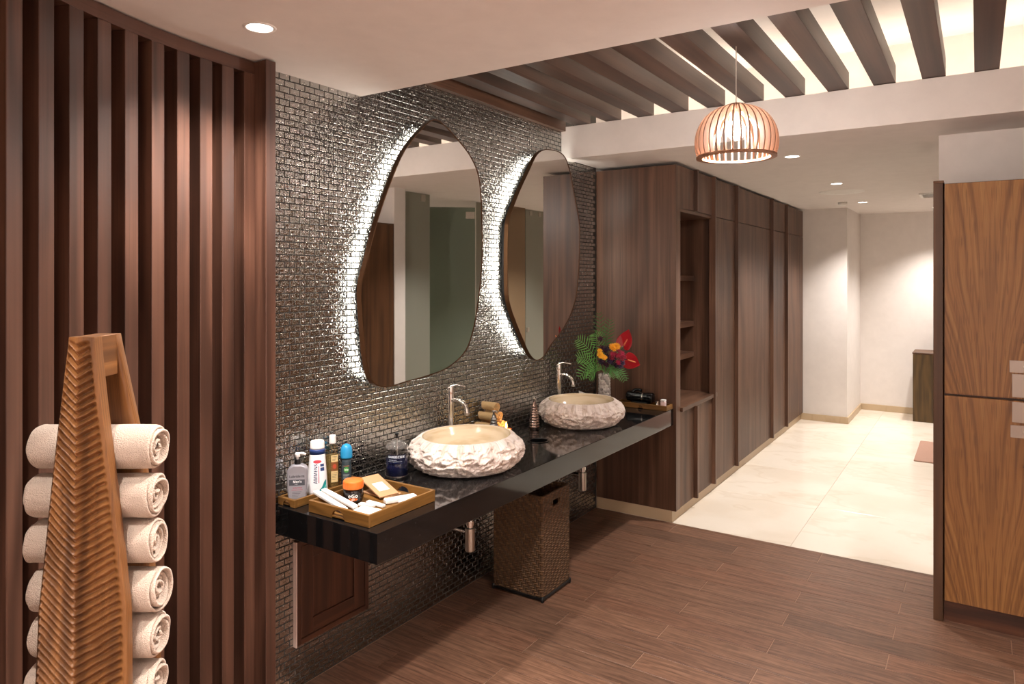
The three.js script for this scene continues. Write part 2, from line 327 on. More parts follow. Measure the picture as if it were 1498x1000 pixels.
// ---------------------------------------------------------------- recessed downlights and pendant
const dlNames = ['above the slat screen end', 'above the counter entrance', 'above the towel stand', 'above the locker approach', 'by the side wall entrance', 'nearest the white beam in the corridor', 'beside the round air diffuser', 'beyond the round diffuser near the pale return', 'inside the shower room', 'over the far corridor bin', 'added as unseen fill washing the side wall by the lockers', 'added as unseen fill washing the side wall by the entrance', 'added as unseen fill washing the back wall near the corner', 'added as unseen fill washing the back wall behind the towel stand'];
DOWNLIGHTS.forEach(([x, y, z, cd, r, cone], i) => {
  const t = thing('downlight', 'round recessed ceiling downlight ' + dlNames[i], 'downlight', [x, y, z], 0, 'recessed downlights');
  part('trim_ring', lathe([[r, 0.004], [r, -0.002], [r + 0.004, -0.004], [r + 0.010, -0.003], [r + 0.012, 0.0]], 32), M.white, t);
  part('lamp_disc', lathe([[0.0001, -0.0015], [r, -0.0015], [r, 0.002], [0.0001, 0.002]].reverse(), 32), M.emitDown, t);
  const l = new THREE.SpotLight(WARM, cd, 0, cone, 0.7, 2); l.position.set(x, y - 0.012, z); l.target.position.set(x, 0, z); l.shadow.radius = r / 0.02; l.castShadow = true; l.name = 'downlight_spot';
  scene.add(l); scene.add(l.target);
});
{
  const p = thing('pendant_lamp', 'dome pendant lamp of curved pale wooden ribs', 'pendant lamp', [1.42, 2.165, -3.029]);
  const prof = [[0.162, 0.0], [0.170, 0.03], [0.172, 0.06], [0.168, 0.095], [0.156, 0.13], [0.135, 0.163], [0.104, 0.19], [0.066, 0.208], [0.03, 0.215]];
  const out = prof, inn = prof.map(([r, y], i) => i === 0 ? [r - 0.022, y] : [Math.max(0.02, r * 0.86 - 0.001), y * 0.9]);
  const sh = new THREE.Shape(); const c = new THREE.SplineCurve(out.map(([r, y]) => new THREE.Vector2(r, y))).getPoints(20), d = new THREE.SplineCurve(inn.map(([r, y]) => new THREE.Vector2(r, y))).getPoints(20).reverse();
  sh.setFromPoints([...c, ...d]);
  const rib = wood(new THREE.ExtrudeGeometry(sh, { depth: 0.006, bevelEnabled: false }).translate(0, 0, -0.003));
  const N = 32;
  for (let k = 0; k < N; k++) part('rib', rib, M.rib, p).rotation.y = k / N * Math.PI * 2;
  part('ring', wood(lathe([[0.140, -0.008], [0.165, -0.008], [0.165, 0.002], [0.140, 0.002], [0.140, -0.008]], 64)), M.rib, p);
  part('cap', wood(lathe([[0.0001, 0.206], [0.04, 0.206], [0.04, 0.218], [0.012, 0.226], [0.0001, 0.226]], 24)), M.rib, p);
  part('socket', lathe([[0.0001, 0.15], [0.02, 0.15], [0.02, 0.206], [0.0001, 0.206]], 20), M.white, p);
  part('bulb', new THREE.SphereGeometry(0.038, 24, 16).scale(1, 1.15, 1).translate(0, 0.11, 0), std({ color: 0xffffff, emissive: new THREE.Color(1, 0.86, 0.72), emissiveIntensity: 25 }), p);
  part('cord', cyl(0.0022, 0.0022, 0.59, 8).translate(0, 0.225, 0), M.white, p);
  part('ceiling_rose', cyl(0.04, 0.04, 0.02, 24).translate(0, 0.795, 0), M.white, p);
  const l = new THREE.PointLight(WARM, PENDANT_CD, 0, 2); l.position.set(1.42, 2.165 + 0.11, -3.029); l.shadow.radius = 1.8; l.castShadow = true; l.name = 'pendant_point'; scene.add(l);
}
// ---------------------------------------------------------------- mirrors with light behind
function makeMirror(label, outline) {
  const c = new THREE.CatmullRomCurve3(outline.map(([y, z]) => V(-z, y, 0)), true, 'catmullrom', 0.5), pts = c.getSpacedPoints(120).slice(0, 120);
  const cy = pts.reduce((s, p) => s + p.y, 0) / 120, cz = pts.reduce((s, p) => s + p.x, 0) / 120;
  const t = thing('wall_mirror', label, 'mirror', [0, cy, -cz], Math.PI / 2);
  const loc = pts.map((p) => new THREE.Vector2(p.x - cz, p.y - cy));                 // local x runs to -z of the room, local z out of the wall
  const inset = (d) => loc.map((p, i) => { const a = loc[(i + 119) % 120], b = loc[(i + 1) % 120], n = new THREE.Vector2(b.y - a.y, a.x - b.x).normalize(); if (n.dot(p) > 0) n.negate(); return p.clone().addScaledVector(n, d); });
  const ex = (pp, z0, z1, bev = 0) => new THREE.ExtrudeGeometry(new THREE.Shape(pp), { depth: z1 - z0 - 2 * bev, bevelEnabled: bev > 0, bevelSize: bev, bevelThickness: bev, bevelOffset: -bev, bevelSegments: 2 }).translate(0, 0, z0 + bev);
  const frame = new THREE.Shape(loc); frame.holes.push(new THREE.Path(inset(0.004).reverse()));
  part('frame', new THREE.ExtrudeGeometry(frame, { depth: 0.026, bevelEnabled: false }).translate(0, 0, 0.052), M.bronze, t);
  part('backing', ex(inset(0.004), 0.053, 0.068), M.black, t);
  part('mirror_glass', ex(inset(0.0042), 0.0685, 0.0755, 0.001), M.mirror, t);
  const I0 = inset(0.050), I1 = inset(0.042);
  part('mounting_box', ex(inset(0.0505), 0.001, 0.053), M.black, t);
  const led = new THREE.Shape(I1); led.holes.push(new THREE.Path(I0.slice().reverse()));
  part('light_strip', new THREE.ExtrudeGeometry(led, { depth: 0.024, bevelEnabled: false }).translate(0, 0, 0.026), M.emitLed, t);
  const big = inset(0.041);
  for (let k = 0; k < 12; k++) {
    const a = big[k * 10], b = big[(k * 10 + 9) % 120], mid = a.clone().add(b).multiplyScalar(0.5), n = new THREE.Vector2(b.y - a.y, a.x - b.x).normalize(); if (n.dot(mid) < 0) n.negate();
    const l = new THREE.RectAreaLight(LEDC, MIRROR_LED_R * 1.7, a.distanceTo(b), 0.022); l.name = 'mirror_area';
    mid.addScaledVector(n, 0.004);
    const w = (x, y, z) => V(z, y + cy, -cz - x);                                    // local to room
    l.position.copy(w(mid.x, mid.y, 0.038)); l.lookAt(w(mid.x + n.x, mid.y + n.y, 0.038)); scene.add(l);
    const e = w(b.x - a.x, b.y - a.y - cy, 0).sub(w(0, -cy, 0)).normalize(), zz = V().subVectors(l.position, w(mid.x + n.x, mid.y + n.y, 0.038)).normalize(), yy = V().crossVectors(zz, e);
    l.quaternion.setFromRotationMatrix(new THREE.Matrix4().makeBasis(e, yy, zz));
  }
  return t;
}
makeMirror('tall backlit pebble-shaped mirror above the basin next to the toiletry trays', [[2.415, -2.64], [2.34, -2.535], [2.216, -2.419], [2.05, -2.325], [1.875, -2.245], [1.73, -2.196], [1.606, -2.157], [1.459, -2.165], [1.30, -2.185], [1.195, -2.222], [1.158, -2.31], [1.165, -2.45], [1.175, -2.60], [1.20, -2.76], [1.27, -2.90], [1.39, -2.972], [1.53, -3.01], [1.67, -3.037], [1.80, -3.046], [1.924, -3.043], [2.07, -3.035], [2.194, -3.008], [2.28, -2.94], [2.345, -2.84], [2.40, -2.73]]);
makeMirror('backlit pebble-shaped mirror beside the wardrobe', [[2.438, -3.76], [2.425, -3.68], [2.38, -3.595], [2.274, -3.508], [2.17, -3.425], [2.059, -3.348], [1.98, -3.30], [1.90, -3.287], [1.72, -3.282], [1.554, -3.288], [1.47, -3.318], [1.40, -3.362], [1.29, -3.44], [1.19, -3.522], [1.150, -3.60], [1.17, -3.69], [1.235, -3.78], [1.31, -3.91], [1.39, -4.01], [1.49, -4.08], [1.605, -4.118], [1.80, -4.143], [1.99, -4.144], [2.11, -4.105], [2.22, -4.06], [2.34, -4.01], [2.415, -3.95], [2.44, -3.87]]);

// ---------------------------------------------------------------- counter and access door
{
  const s = new THREE.Shape([new THREE.Vector2(0.0, 1.765), new THREE.Vector2(0.555, 1.765), new THREE.Vector2(0.575, 4.538), new THREE.Vector2(0.0, 4.538)]);
  const hole = new THREE.Path(); hole.absarc(0.300, 3.250, 0.056, 0, Math.PI * 2, true); s.holes.push(hole);
  const g = new THREE.ExtrudeGeometry(s, { depth: 0.104, bevelEnabled: true, bevelSize: 0.002, bevelOffset: -0.002, bevelThickness: 0.002, bevelSegments: 2, curveSegments: 40 }).rotateX(-Math.PI / 2).translate(0, 0.66, 0);
  const t = thing('vanity_counter', 'long polished black granite vanity counter along the tiled wall', 'counter');
  part('granite_top', uvm(g, 'z'), M.granite, t);
  part('waste_ring', lathe([[0.046, -0.05], [0.0555, -0.05], [0.0555, 0.0008], [0.060, 0.0008], [0.060, 0.003], [0.052, 0.004], [0.046, 0.0008], [0.046, -0.05]], 40).translate(0.3, 0.766, -3.25), M.blackGloss, t, 'black ring of the waste hole');
  part('waste_tray', lathe([[0.0001, -0.10], [0.0555, -0.10], [0.0555, -0.094], [0.0001, -0.094]], 32).translate(0.3, 0.766, -3.25), M.black, t);
}
{
  const d = struct('door_1', 'small brown wooden access door in the tiles under the counter', 'access door', null);
  const y0 = 0.175, y1 = 0.592, z0 = -2.265, z1 = -1.868;
  part('frame', wbox(-0.02, 0.016, y0, y1, z1 - 0.022, z1, 'y'), M.panelwood, d); part('frame', wbox(-0.02, 0.016, y0, y1, z0, z0 + 0.022, 'y'), M.panelwood, d);
  part('frame', wbox(-0.02, 0.016, y0, y0 + 0.022, z0 + 0.022, z1 - 0.022, 'z'), M.panelwood, d); part('frame', wbox(-0.02, 0.016, y1 - 0.022, y1, z0 + 0.022, z1 - 0.022, 'z'), M.panelwood, d);
  const a = z0 + 0.025, b = z1 - 0.025, c = y0 + 0.025, e = y1 - 0.025;
  part('stile', wbox(-0.01, 0.013, c, e, b - 0.06, b, 'y'), M.panelwood, d); part('stile', wbox(-0.01, 0.013, c, e, a, a + 0.06, 'y'), M.panelwood, d);
  part('rail', wbox(-0.01, 0.013, c, c + 0.06, a + 0.06, b - 0.06, 'z'), M.panelwood, d); part('rail', wbox(-0.01, 0.013, e - 0.06, e, a + 0.06, b - 0.06, 'z'), M.panelwood, d);
  part('panel', wbox(-0.01, 0.006, c + 0.06, e - 0.06, a + 0.06, b - 0.06, 'y'), M.panelwood, d);
  part('pale_strip', rbox(-0.004, 0.018, y0 - 0.002, y1, z1, z1 + 0.005, 0.001, 1), std({ color: 0xd8c0b4, roughness: 0.6 }), d, 'pale strip along the frame');  // thin pale strip along one upright of the frame
  part('latch', rbox(0.013, 0.022, 0.50, 0.53, a + 0.004, a + 0.012, 0.002), M.chrome, d);
}
// ---------------------------------------------------------------- basins
function noise3(x, y, z) { return (vn(x + z * 1.7, y - z * 0.9, 9973, 9967, 5) + vn(y + x * 0.6 + 31, z * 1.3 + 17, 9949, 9941, 6) + vn(z + 53, x * 1.1 - y * 0.4 + 71, 9931, 9929, 7)) / 3; }
const perlin = new ImprovedNoise();
function rough(x, y, z) { let a = 0, w = 1, f = 17; for (let i = 0; i < 4; i++) { a += w * (1 - 2.2 * Math.abs(perlin.noise(x * f + 7.3 + i * 3.1, y * f * 1.5 + 2.7, z * f + 5.9))); w *= 0.48; f *= 2.1; } return a / 1.9; }
function makeBasin(label, x, z, sx, sz, off) {
  const t = thing('stone_basin', label, 'basin', [x, 0.766, z], 0, 'stone vessel basins on the counter');
  const NT = 380, prof = [[0.0001, 0.0], [0.12, 0.0], [0.185, 0.0], [0.205, 0.006], [0.222, 0.018], [0.236, 0.032], [0.247, 0.048], [0.254, 0.064], [0.257, 0.080], [0.254, 0.096], [0.247, 0.110], [0.239, 0.122], [0.231, 0.132], [0.224, 0.140], [0.216, 0.146], [0.207, 0.1495], [0.200, 0.150]];
  const fine = []; for (let i = 0; i + 1 < prof.length; i++) for (let k = 0; k < 4; k++) fine.push([lerp(prof[i][0], prof[i + 1][0], k / 4), lerp(prof[i][1], prof[i + 1][1], k / 4)]); fine.push(prof[prof.length - 1]);
  const pos = [], uv = [], idx = [], NR = fine.length;
  fine.forEach(([r, y], j) => {
    for (let i = 0; i <= NT; i++) {
      const th = i / NT * Math.PI * 2, cx = Math.cos(th), cz = Math.sin(th);
      const amp = sm(0.0, 0.014, y) * (1 - sm(0.125, 0.149, y));
      const big = noise3(cx * 1.6 + 40 + off, 5 + off, cz * 1.6 + 60) - 0.5;
      const d = amp * (0.027 * (rough(cx * 0.25 + off, y, cz * 0.25) - 0.42) + 0.020 * big), rr2 = r + d * (0.6 + 0.4 * amp);
      pos.push(rr2 * cx * sx, Math.max(0, y + (y > 0.02 ? amp * 0.005 * (noise3(cx * 5 + off, y * 40, cz * 5) - 0.5) : 0)), rr2 * cz * sz); uv.push(i / NT * 1.6, y + r);
    }
  });
  for (let j = 0; j + 1 < NR; j++) for (let i = 0; i < NT; i++) { const a = j * (NT + 1) + i, b = a + NT + 1; idx.push(a, b, a + 1, a + 1, b, b + 1); }
  const g = new THREE.BufferGeometry(); g.setAttribute('position', new THREE.Float32BufferAttribute(pos, 3)); g.setAttribute('uv', new THREE.Float32BufferAttribute(uv, 2)); g.setIndex(idx); g.computeVertexNormals();
  part('stone_shell', g, M.stone, t, 'rough chiselled outer face');
  const bp = [[0.200, 0.150], [0.197, 0.149], [0.192, 0.143], [0.184, 0.130], [0.170, 0.108], [0.148, 0.084], [0.118, 0.062], [0.08, 0.048], [0.045, 0.042], [0.026, 0.040], [0.026, 0.036], [0.0001, 0.036]];
  const bg = new THREE.LatheGeometry(new THREE.SplineCurve(bp.slice(0, 10).map(([r, y]) => new THREE.Vector2(r, y))).getPoints(40), 96).scale(sx, 1, sz);
  part('polished_bowl', bg, M.bowl, t, 'smooth polished beige bowl');
  part('drain', lathe([[0.030, 0.039], [0.030, 0.043], [0.024, 0.045], [0.018, 0.0435], [0.0001, 0.0445]], 32), M.chrome, t);
  return t;
}
makeBasin('rough white stone basin between the disinfectant jar and the candle', 0.283, -2.633, 1.0, 1.10, 0);
makeBasin('rough white stone basin beside the flower vase', 0.283, -3.775, 0.98, 1.0, 4.3);
// ---------------------------------------------------------------- faucets and traps
function makeFaucet(label, x, z) {
  const t = thing('basin_faucet', label, 'faucet', [x, 0.766, z], 0, 'tall chrome basin faucets');
  part('base_flange', lathe([[0.0001, 0], [0.027, 0], [0.027, 0.006], [0.022, 0.010], [0.0001, 0.010]], 28), M.chrome, t);
  part('body', lathe([[0.0001, 0.008], [0.0165, 0.008], [0.0165, 0.29], [0.0185, 0.294], [0.0185, 0.326], [0.015, 0.330], [0.0001, 0.331]], 28), M.chrome, t);
  part('spout', tube([[0.008, 0.258, 0], [0.045, 0.262, 0], [0.078, 0.252, 0], [0.098, 0.228, 0], [0.103, 0.202, 0]], 0.0115, 28, 14), M.chrome, t);
  part('nozzle', cyl(0.0125, 0.0125, 0.012, 18).translate(0.103, 0.193, 0), M.steel, t);
  part('lever', tube([[0.0, 0.331, 0], [0.03, 0.336, -0.012], [0.072, 0.330, -0.03]], 0.0045, 14, 10), M.chrome, t);
  return t;
}
makeFaucet('tall chrome faucet behind the basin near the candle', 0.043, -2.815);
makeFaucet('tall chrome faucet behind the basin near the flowers', 0.043, -3.925);
function makeTrap(label, z) {
  const t = thing('bottle_trap', label, 'drain trap', [0.26, 0.345, z], 0, 'chrome drain traps under the counter');
  part('bottle', lathe([[0.0001, 0], [0.021, 0], [0.0235, 0.004], [0.0235, 0.108], [0.020, 0.113], [0.0001, 0.113]], 28), M.steel, t);
  part('inlet_pipe', cyl(0.016, 0.016, 0.202, 20).translate(0, 0.112, 0), M.chrome, t);
  part('collar', cyl(0.021, 0.021, 0.02, 20).translate(0, 0.125, 0), M.chrome, t);
  part('outlet_pipe', tube([[0, 0.09, 0], [-0.1, 0.09, 0], [-0.255, 0.09, 0]], 0.014, 8, 14), M.chrome, t);
}
makeTrap('chrome drain trap under the counter left of the hamper', -2.69);
makeTrap('chrome drain trap under the counter past the hamper', -3.835);
// ---------------------------------------------------------------- woven hamper
{
  const t = thing('laundry_hamper', 'tall square woven brown hamper under the counter', 'hamper', [0.287, 0, -3.203]);
  const weave = tex(256, 256, (u, v) => { const i = Math.floor(u * 16), j = Math.floor(v * 16), over = ((i + j) % 4) < 2, fu = u * 16 - i, fv = v * 16 - j; const e = over ? Math.sin(Math.PI * fv) : Math.sin(Math.PI * fu), n = 0.8 + 0.3 * hash(i, j, 3); const fibre = 0.85 + 0.3 * vn(over ? u * 128 : u * 32, over ? v * 32 : v * 128, over ? 128 : 32, over ? 32 : 128, 2); return mix3([34, 22, 13], [116, 82, 48], clamp(0.25 + 0.55 * (over ? 1 : 0.6) * n * fibre)); }, [5.5, 5.5]);
  const wb = tex(256, 256, (u, v) => { const i = Math.floor(u * 16), j = Math.floor(v * 16), over = ((i + j) % 4) < 2, fu = u * 16 - i, fv = v * 16 - j; return over ? 0.5 + 0.5 * Math.sin(Math.PI * fv) : 0.5 * Math.sin(Math.PI * fu); }, [5.5, 5.5], false);
  const m = std({ map: weave, bumpMap: wb, bumpScale: 0.010, roughness: 0.75 });
  const a = 0.15, h = 0.535, th = 0.008;
  function panel(w, hh, handle) {
    const s = new THREE.Shape([new THREE.Vector2(-w / 2, 0), new THREE.Vector2(w / 2, 0), new THREE.Vector2(w / 2, hh), new THREE.Vector2(-w / 2, hh)]);
    if (handle) { const o = new THREE.Path([new THREE.Vector2(-0.035, hh - 0.075), new THREE.Vector2(-0.035, hh - 0.045), new THREE.Vector2(0.035, hh - 0.045), new THREE.Vector2(0.035, hh - 0.075)]); s.holes.push(o); }
    return new THREE.ExtrudeGeometry(s, { depth: th, bevelEnabled: true, bevelSize: 0.002, bevelThickness: 0.002, bevelOffset: -0.002, bevelSegments: 1 });
  }
  const y0 = 0.012;
  part('panel', uvm(panel(0.30, h - y0, false).translate(0, y0, 0.14 - th)), m, t); part('panel', uvm(panel(0.30, h - y0, false).translate(0, y0, -0.14)), m, t);
  part('panel', uvm(panel(0.28, h - y0, true).rotateY(Math.PI / 2).translate(a - th, y0, 0)), m, t); part('panel', uvm(panel(0.28, h - y0, true).rotateY(Math.PI / 2).translate(-a, y0, 0)), m, t);
  part('bottom', box(-0.145, 0.145, y0, y0 + 0.01, -0.135, 0.135), M.black, t);
  for (const sz of [-1, 1]) part('base_rail', rbox(-0.152, 0.152, 0.008, 0.022, sz * 0.142 - 0.006, sz * 0.142 + 0.006, 0.003), M.black, t);
  for (const sx of [-1, 1]) part('base_rail', rbox(sx * 0.152 - 0.006, sx * 0.152 + 0.006, 0.008, 0.022, -0.142, 0.142, 0.003), M.black, t);
  for (const sx of [-1, 1]) for (const sz of [-1, 1]) part('foot', lathe([[0.0001, 0], [0.007, 0], [0.009, 0.004], [0.009, 0.026], [0.0001, 0.028]], 14).translate(sx * 0.151, 0, sz * 0.141), M.black, t);
}
// ---------------------------------------------------------------- wardrobes
const FX = 0.59;
function flute(z0, z1, y0, y1, x = FX) {                            // reeded door, front at x, grooves running up
  const n = Math.max(3, Math.round((z0 - z1) / 0.016)), p = (z0 - z1) / n, pts = [];
  for (let i = 0; i < n; i++) { const b = i * p; pts.push([b + 0.0015, 0.0012], [b + 0.003, 0.002], [b + p - 0.003, 0.002], [b + p - 0.0015, 0.0012], [b + p - 0.0008, -0.001], [b + p + 0.0008, -0.001]); }
  pts.pop(); pts.pop(); pts.push([n * p, -0.018], [0, -0.018], [0, -0.001]);
  const s = new THREE.Shape(pts.map(([a, b]) => new THREE.Vector2(a, b)));
  const g = new THREE.ExtrudeGeometry(s, { depth: y1 - y0, bevelEnabled: false });        // shape x -> room -z, shape y -> room x, depth -> room y
  g.applyMatrix4(new THREE.Matrix4().set(0, 1, 0, x, 0, 0, 1, y0, -1, 0, 0, z0, 0, 0, 0, 1));
  const q = g.index ? g.toNonIndexed() : g, e = q.attributes.position;                     // the turn mirrors the shape: swap two corners of each face
  for (let i = 0; i < e.count; i += 3) { const b = [e.getX(i + 1), e.getY(i + 1), e.getZ(i + 1)], c = [e.getX(i + 2), e.getY(i + 2), e.getZ(i + 2)]; e.setXYZ(i + 1, ...c); e.setXYZ(i + 2, ...b); }
  q.computeVertexNormals();
  return wood(q);
}
const PL = 0.078, TOP = 2.405;
function plinth(t, z0, z1) { part('plinth', uvm(rbox(0.0, 0.565, 0, PL, z1, z0, 0.002, 1), 'z'), M.marbleMatt, t, 'beige stone plinth'); }
function fin(t, z, y0 = PL, y1 = TOP + 0.006) { part('pull_fin', wbox(FX - 0.02, FX + 0.030, y0, y1, z - 0.022, z, 'y'), M.ward, t); }
{
  const t = thing('shelf_cabinet', 'tall wardrobe unit with an open shelved niche next to the counter', 'wardrobe');
  const z0 = -4.54, z1 = -5.395;
  part('side_panel', wbox(0, FX + 0.004, PL, TOP, -4.565, z0 - 0.0005, 'y'), M.ward, t); part('side_panel', wbox(0, FX, PL, TOP, z1, z1 + 0.02, 'y'), M.ward, t);
  part('stile', wbox(FX - 0.02, FX + 0.003, PL, TOP, -4.625, -4.565, 'y'), M.ward, t);
  part('back_panel', wbox(0.0, 0.015, PL, TOP, z1 + 0.02, -4.565, 'y'), M.ward, t);
  part('top_panel', wbox(0.0, FX - 0.02, TOP - 0.02, TOP, z1 + 0.02, -4.565, 'z'), M.ward, t);
  part('niche_top', wbox(0.015, FX, 2.095, 2.118, z1 + 0.02, -4.565, 'z'), M.ward, t);
  part('niche_base', wbox(0.015, FX + 0.02, 0.735, 0.762, z1 + 0.001, -4.625, 'z'), M.ward, t); part('niche_base', wbox(0.015, FX - 0.02, 0.735, 0.762, -4.625, -4.565, 'z'), M.ward, t);
  for (const y of [1.62, 1.268, 1.03]) part('shelf', wbox(0.015, 0.43, y, y + 0.04, z1 + 0.02, -4.565, 'z'), M.ward, t);
  part('upper_door', flute(-4.627, -4.897, 2.12, TOP), M.ward, t); part('upper_door', flute(-4.922, -5.305, 2.12, TOP), M.ward, t);
  part('lower_door', flute(-4.627, -4.897, PL + 0.004, 0.732), M.ward, t); part('lower_door', flute(-4.922, -5.305, PL + 0.004, 0.732), M.ward, t);
  fin(t, -4.8985, 2.12); fin(t, -4.8985, PL, 0.733); fin(t, -5.307);
  part('stile', wbox(FX - 0.02, FX + 0.003, PL, TOP, z1 + 0.0005, -5.331, 'y'), M.ward, t);
  plinth(t, z0 - 0.002, z1);
}
function wardrobe(name, label, z0, z1, splits, finAt) {
  const t = thing(name, label, 'wardrobe');
  part('carcass', wbox(0.001, FX - 0.022, PL, TOP, z1 + 0.0005, z0 - 0.0005, 'y'), M.ward, t);
  let a = z0 - 0.002;
  for (const b of splits) { part('door', flute(a, b + 0.0015, PL + 0.004, 2.108), M.ward, t); part('upper_door', flute(a, b + 0.0015, 2.114, TOP), M.ward, t); a = b - 0.0015; }
  if (finAt) fin(t, finAt);
  plinth(t, z0, z1);
}
wardrobe('reeded_wardrobe', 'narrow reeded wardrobe door next to the open niche unit', -5.395, -5.945, [-5.92], -5.9205);
wardrobe('reeded_wardrobe', 'wide double-door wardrobe in the middle of the wardrobe row', -5.945, -7.155, [-6.54, -7.13], -7.1305);
wardrobe('reeded_wardrobe', 'narrow reeded wardrobe door past the double doors', -7.155, -7.785, [-7.76], -7.7605);
wardrobe('reeded_wardrobe', 'last reeded wardrobe against the pale wall return', -7.785, -8.66, [-8.655], 0);

// ---------------------------------------------------------------- lockers on the right
function locker(label, x0, w, plates) {
  const t = thing('locker_cabinet', label, 'locker', [x0, 0, -3.96], 0, plates ? undefined : 'plain locker columns past the plated one');
  part('carcass', wbox(0.0, w, 0.0, 2.10, -0.575, -0.025, 'y'), M.panelwood, t);
  part('plinth', wbox(0.0, w, 0.0, 0.095, -0.026, -0.018, 'x'), M.panelwood, t);
  const door = (y0, y1) => { const g = new RoundedBoxGeometry(w - 0.008, y1 - y0, 0.022, 1, 0.002), p = g.attributes.position, uv = new Float32Array(p.count * 2); for (let i = 0; i < p.count; i++) { uv[i * 2] = 0.5 + p.getX(i) / 0.62; uv[i * 2 + 1] = 0.5 + p.getY(i) / 1.02 * 0.98; } g.setAttribute('uv', new THREE.BufferAttribute(uv, 2)); return g.translate(w / 2, (y0 + y1) / 2, -0.012); };
  const u = part('upper_door', door(1.093, 2.096), M.veneer, t), d = part('lower_door', door(0.10, 1.083), M.veneer, t);
  for (const [y, p] of [[1.355, u], [0.79, d]]) { part('knob', lathe([[0.0001, 0], [0.006, 0], [0.005, 0.012], [0.012, 0.018], [0.012, 0.024], [0.008, 0.028], [0.0001, 0.029]], 20).rotateX(Math.PI / 2).translate(w - 0.05, y, -0.001), M.chrome, p); }
  if (plates) {
    for (const [xa, y0, y1] of [[0.258, 1.213, 1.268], [0.268, 1.10, 1.206]]) part('plate', rbox(xa, w - 0.012, y0, y1, -0.001, 0.003, 0.001), M.plate, u, 'pale clear plastic plate');
    for (const [xa, y0, y1] of [[0.268, 0.985, 1.078], [0.262, 0.915, 0.972]]) part('plate', rbox(xa, w - 0.012, y0, y1, -0.001, 0.003, 0.001), M.plate, d, 'pale clear plastic plate');
    for (const [y, p] of [[1.241, u], [0.944, d]]) part('plate_screw', lathe([[0.0001, 0.004], [0.006, 0.003], [0.006, 0]].reverse(), 14).rotateX(Math.PI / 2).translate(0.315, y, 0.003), M.steel, p);
  }
  return t;
}
M.plate = phy({ color: 0xa89a90, roughness: 0.25, metalness: 0.2 });
{
  const t = thing('locker_end_panel', 'upright brown wooden end panel framing the lockers', 'end panel', [2.10, 0, -3.96]);
  part('board', wbox(0, 0.040, 0, 2.10, -0.575, 0.008, 'y'), M.endpanel = std({ map: woodTex([64, 41, 24], [96, 64, 40], [116, 80, 53], 121, { streak: 26, ring: 3, rep: [1.6, 0.5] }), roughness: 0.42 }), t);
  part('capping', wbox(0.0, 0.044, 2.10, 2.112, -0.575, 0.010, 'z'), M.endpanel, t);
}
locker('golden walnut locker with pale plastic plates on its doors', 2.142, 0.37, true);
for (let k = 0; k < 3; k++) locker(['first plain golden walnut locker next to the plated one', 'second plain golden walnut locker past the plated one', 'plain golden walnut locker ending the row'][k], 2.5145 + k * 0.3725, 0.37, false);

// ---------------------------------------------------------------- shower glass opposite the wardrobes (seen in the mirrors)
function glassPanel(name, label, pos, turn, w, h, fittings, mat = M.frosted) {
  const t = thing(name, label, 'glass panel', pos, turn);
  part('pane', rbox(0, w, 0.01, h, -0.005, 0.005, 0.001, 1), mat, t);
  for (const [x, y, ww, hh, nm] of fittings) part(nm, rbox(x - ww / 2, x + ww / 2, y - hh / 2, y + hh / 2, -0.014, 0.014, 0.003, 1), M.steel, t);
  part('floor_channel', rbox(0, w, 0, 0.014, -0.01, 0.01, 0.001, 1), M.steel, t);
}
glassPanel('glass_partition', 'fixed frosted glass panel beside the locker wall', [2.16, 0, -4.68], Math.PI / 2, 0.40, 2.42, [[0.03, 2.40, 0.04, 0.06, 'clamp'], [0.30, 2.38, 0.06, 0.06, 'clamp']]);
glassPanel('glass_door', 'frosted green glass shower door standing open', [2.16, 0, -5.80], -0.72, 0.70, 2.36, [[0.05, 2.28, 0.09, 0.07, 'hinge'], [0.05, 0.25, 0.09, 0.07, 'hinge'], [0.66, 1.05, 0.05, 0.05, 'handle']], M.frostedGreen);
glassPanel('glass_partition', 'narrow frosted glass strip at the shower door hinge', [2.16, 0, -5.82], Math.PI / 2, 0.36, 2.42, []);
glassPanel('glass_partition', 'fixed frosted glass panel past the tan wall', [2.16, 0, -6.76], Math.PI / 2, 1.1, 2.42, [[0.10, 2.38, 0.05, 0.05, 'clamp'], [0.30, 2.38, 0.05, 0.05, 'clamp'], [0.04, 1.05, 0.05, 0.05, 'handle']]);

// ---------------------------------------------------------------- corridor fittings
{
  const t = thing('storage_bin', 'tall brown box bin against the far corridor wall', 'bin', [1.86, 0, -9.45]);
  part('body', wbox(-0.20, 0.20, 0, 0.77, -0.2, 0.2, 'y', 0.004), std({ map: woodTex([58, 42, 20], [84, 62, 30], [102, 78, 42], 131, { rep: [2, 0.8], w: 256, h: 256 }), roughness: 0.6 }), t);
  part('lid', wbox(-0.205, 0.205, 0.77, 0.79, -0.205, 0.205, 'x', 0.004), M.endpanel, t);
}
solid('bath_mat', uvm(rbox(1.80, 2.12, 0.0, 0.012, -8.15, -7.25, 0.005), 'z'), std({ color: 0xc49a86, roughness: 0.95, bumpMap: B_terry, bumpScale: 0.004 }), 'pinkish bath mat lying on the marble near the glass partition', 'mat');
{
  const t = thing('air_diffuser', 'round white ceiling air diffuser in the corridor', 'diffuser', [1.24, 2.43, -7.05]);
  part('face', lathe([[0.0001, -0.022], [0.06, -0.020], [0.066, -0.012], [0.10, -0.016], [0.108, -0.008], [0.15, -0.011], [0.158, -0.004], [0.19, -0.004], [0.192, 0]], 48), M.white, t);
}
{
  const t = thing('smoke_detector', 'small round white detector beside a corridor downlight', 'detector', [1.10, 2.43, -8.05]);
  part('body', lathe([[0.0001, -0.035], [0.025, -0.035], [0.042, -0.025], [0.045, 0], [0.0001, 0]], 24), M.white, t);
}
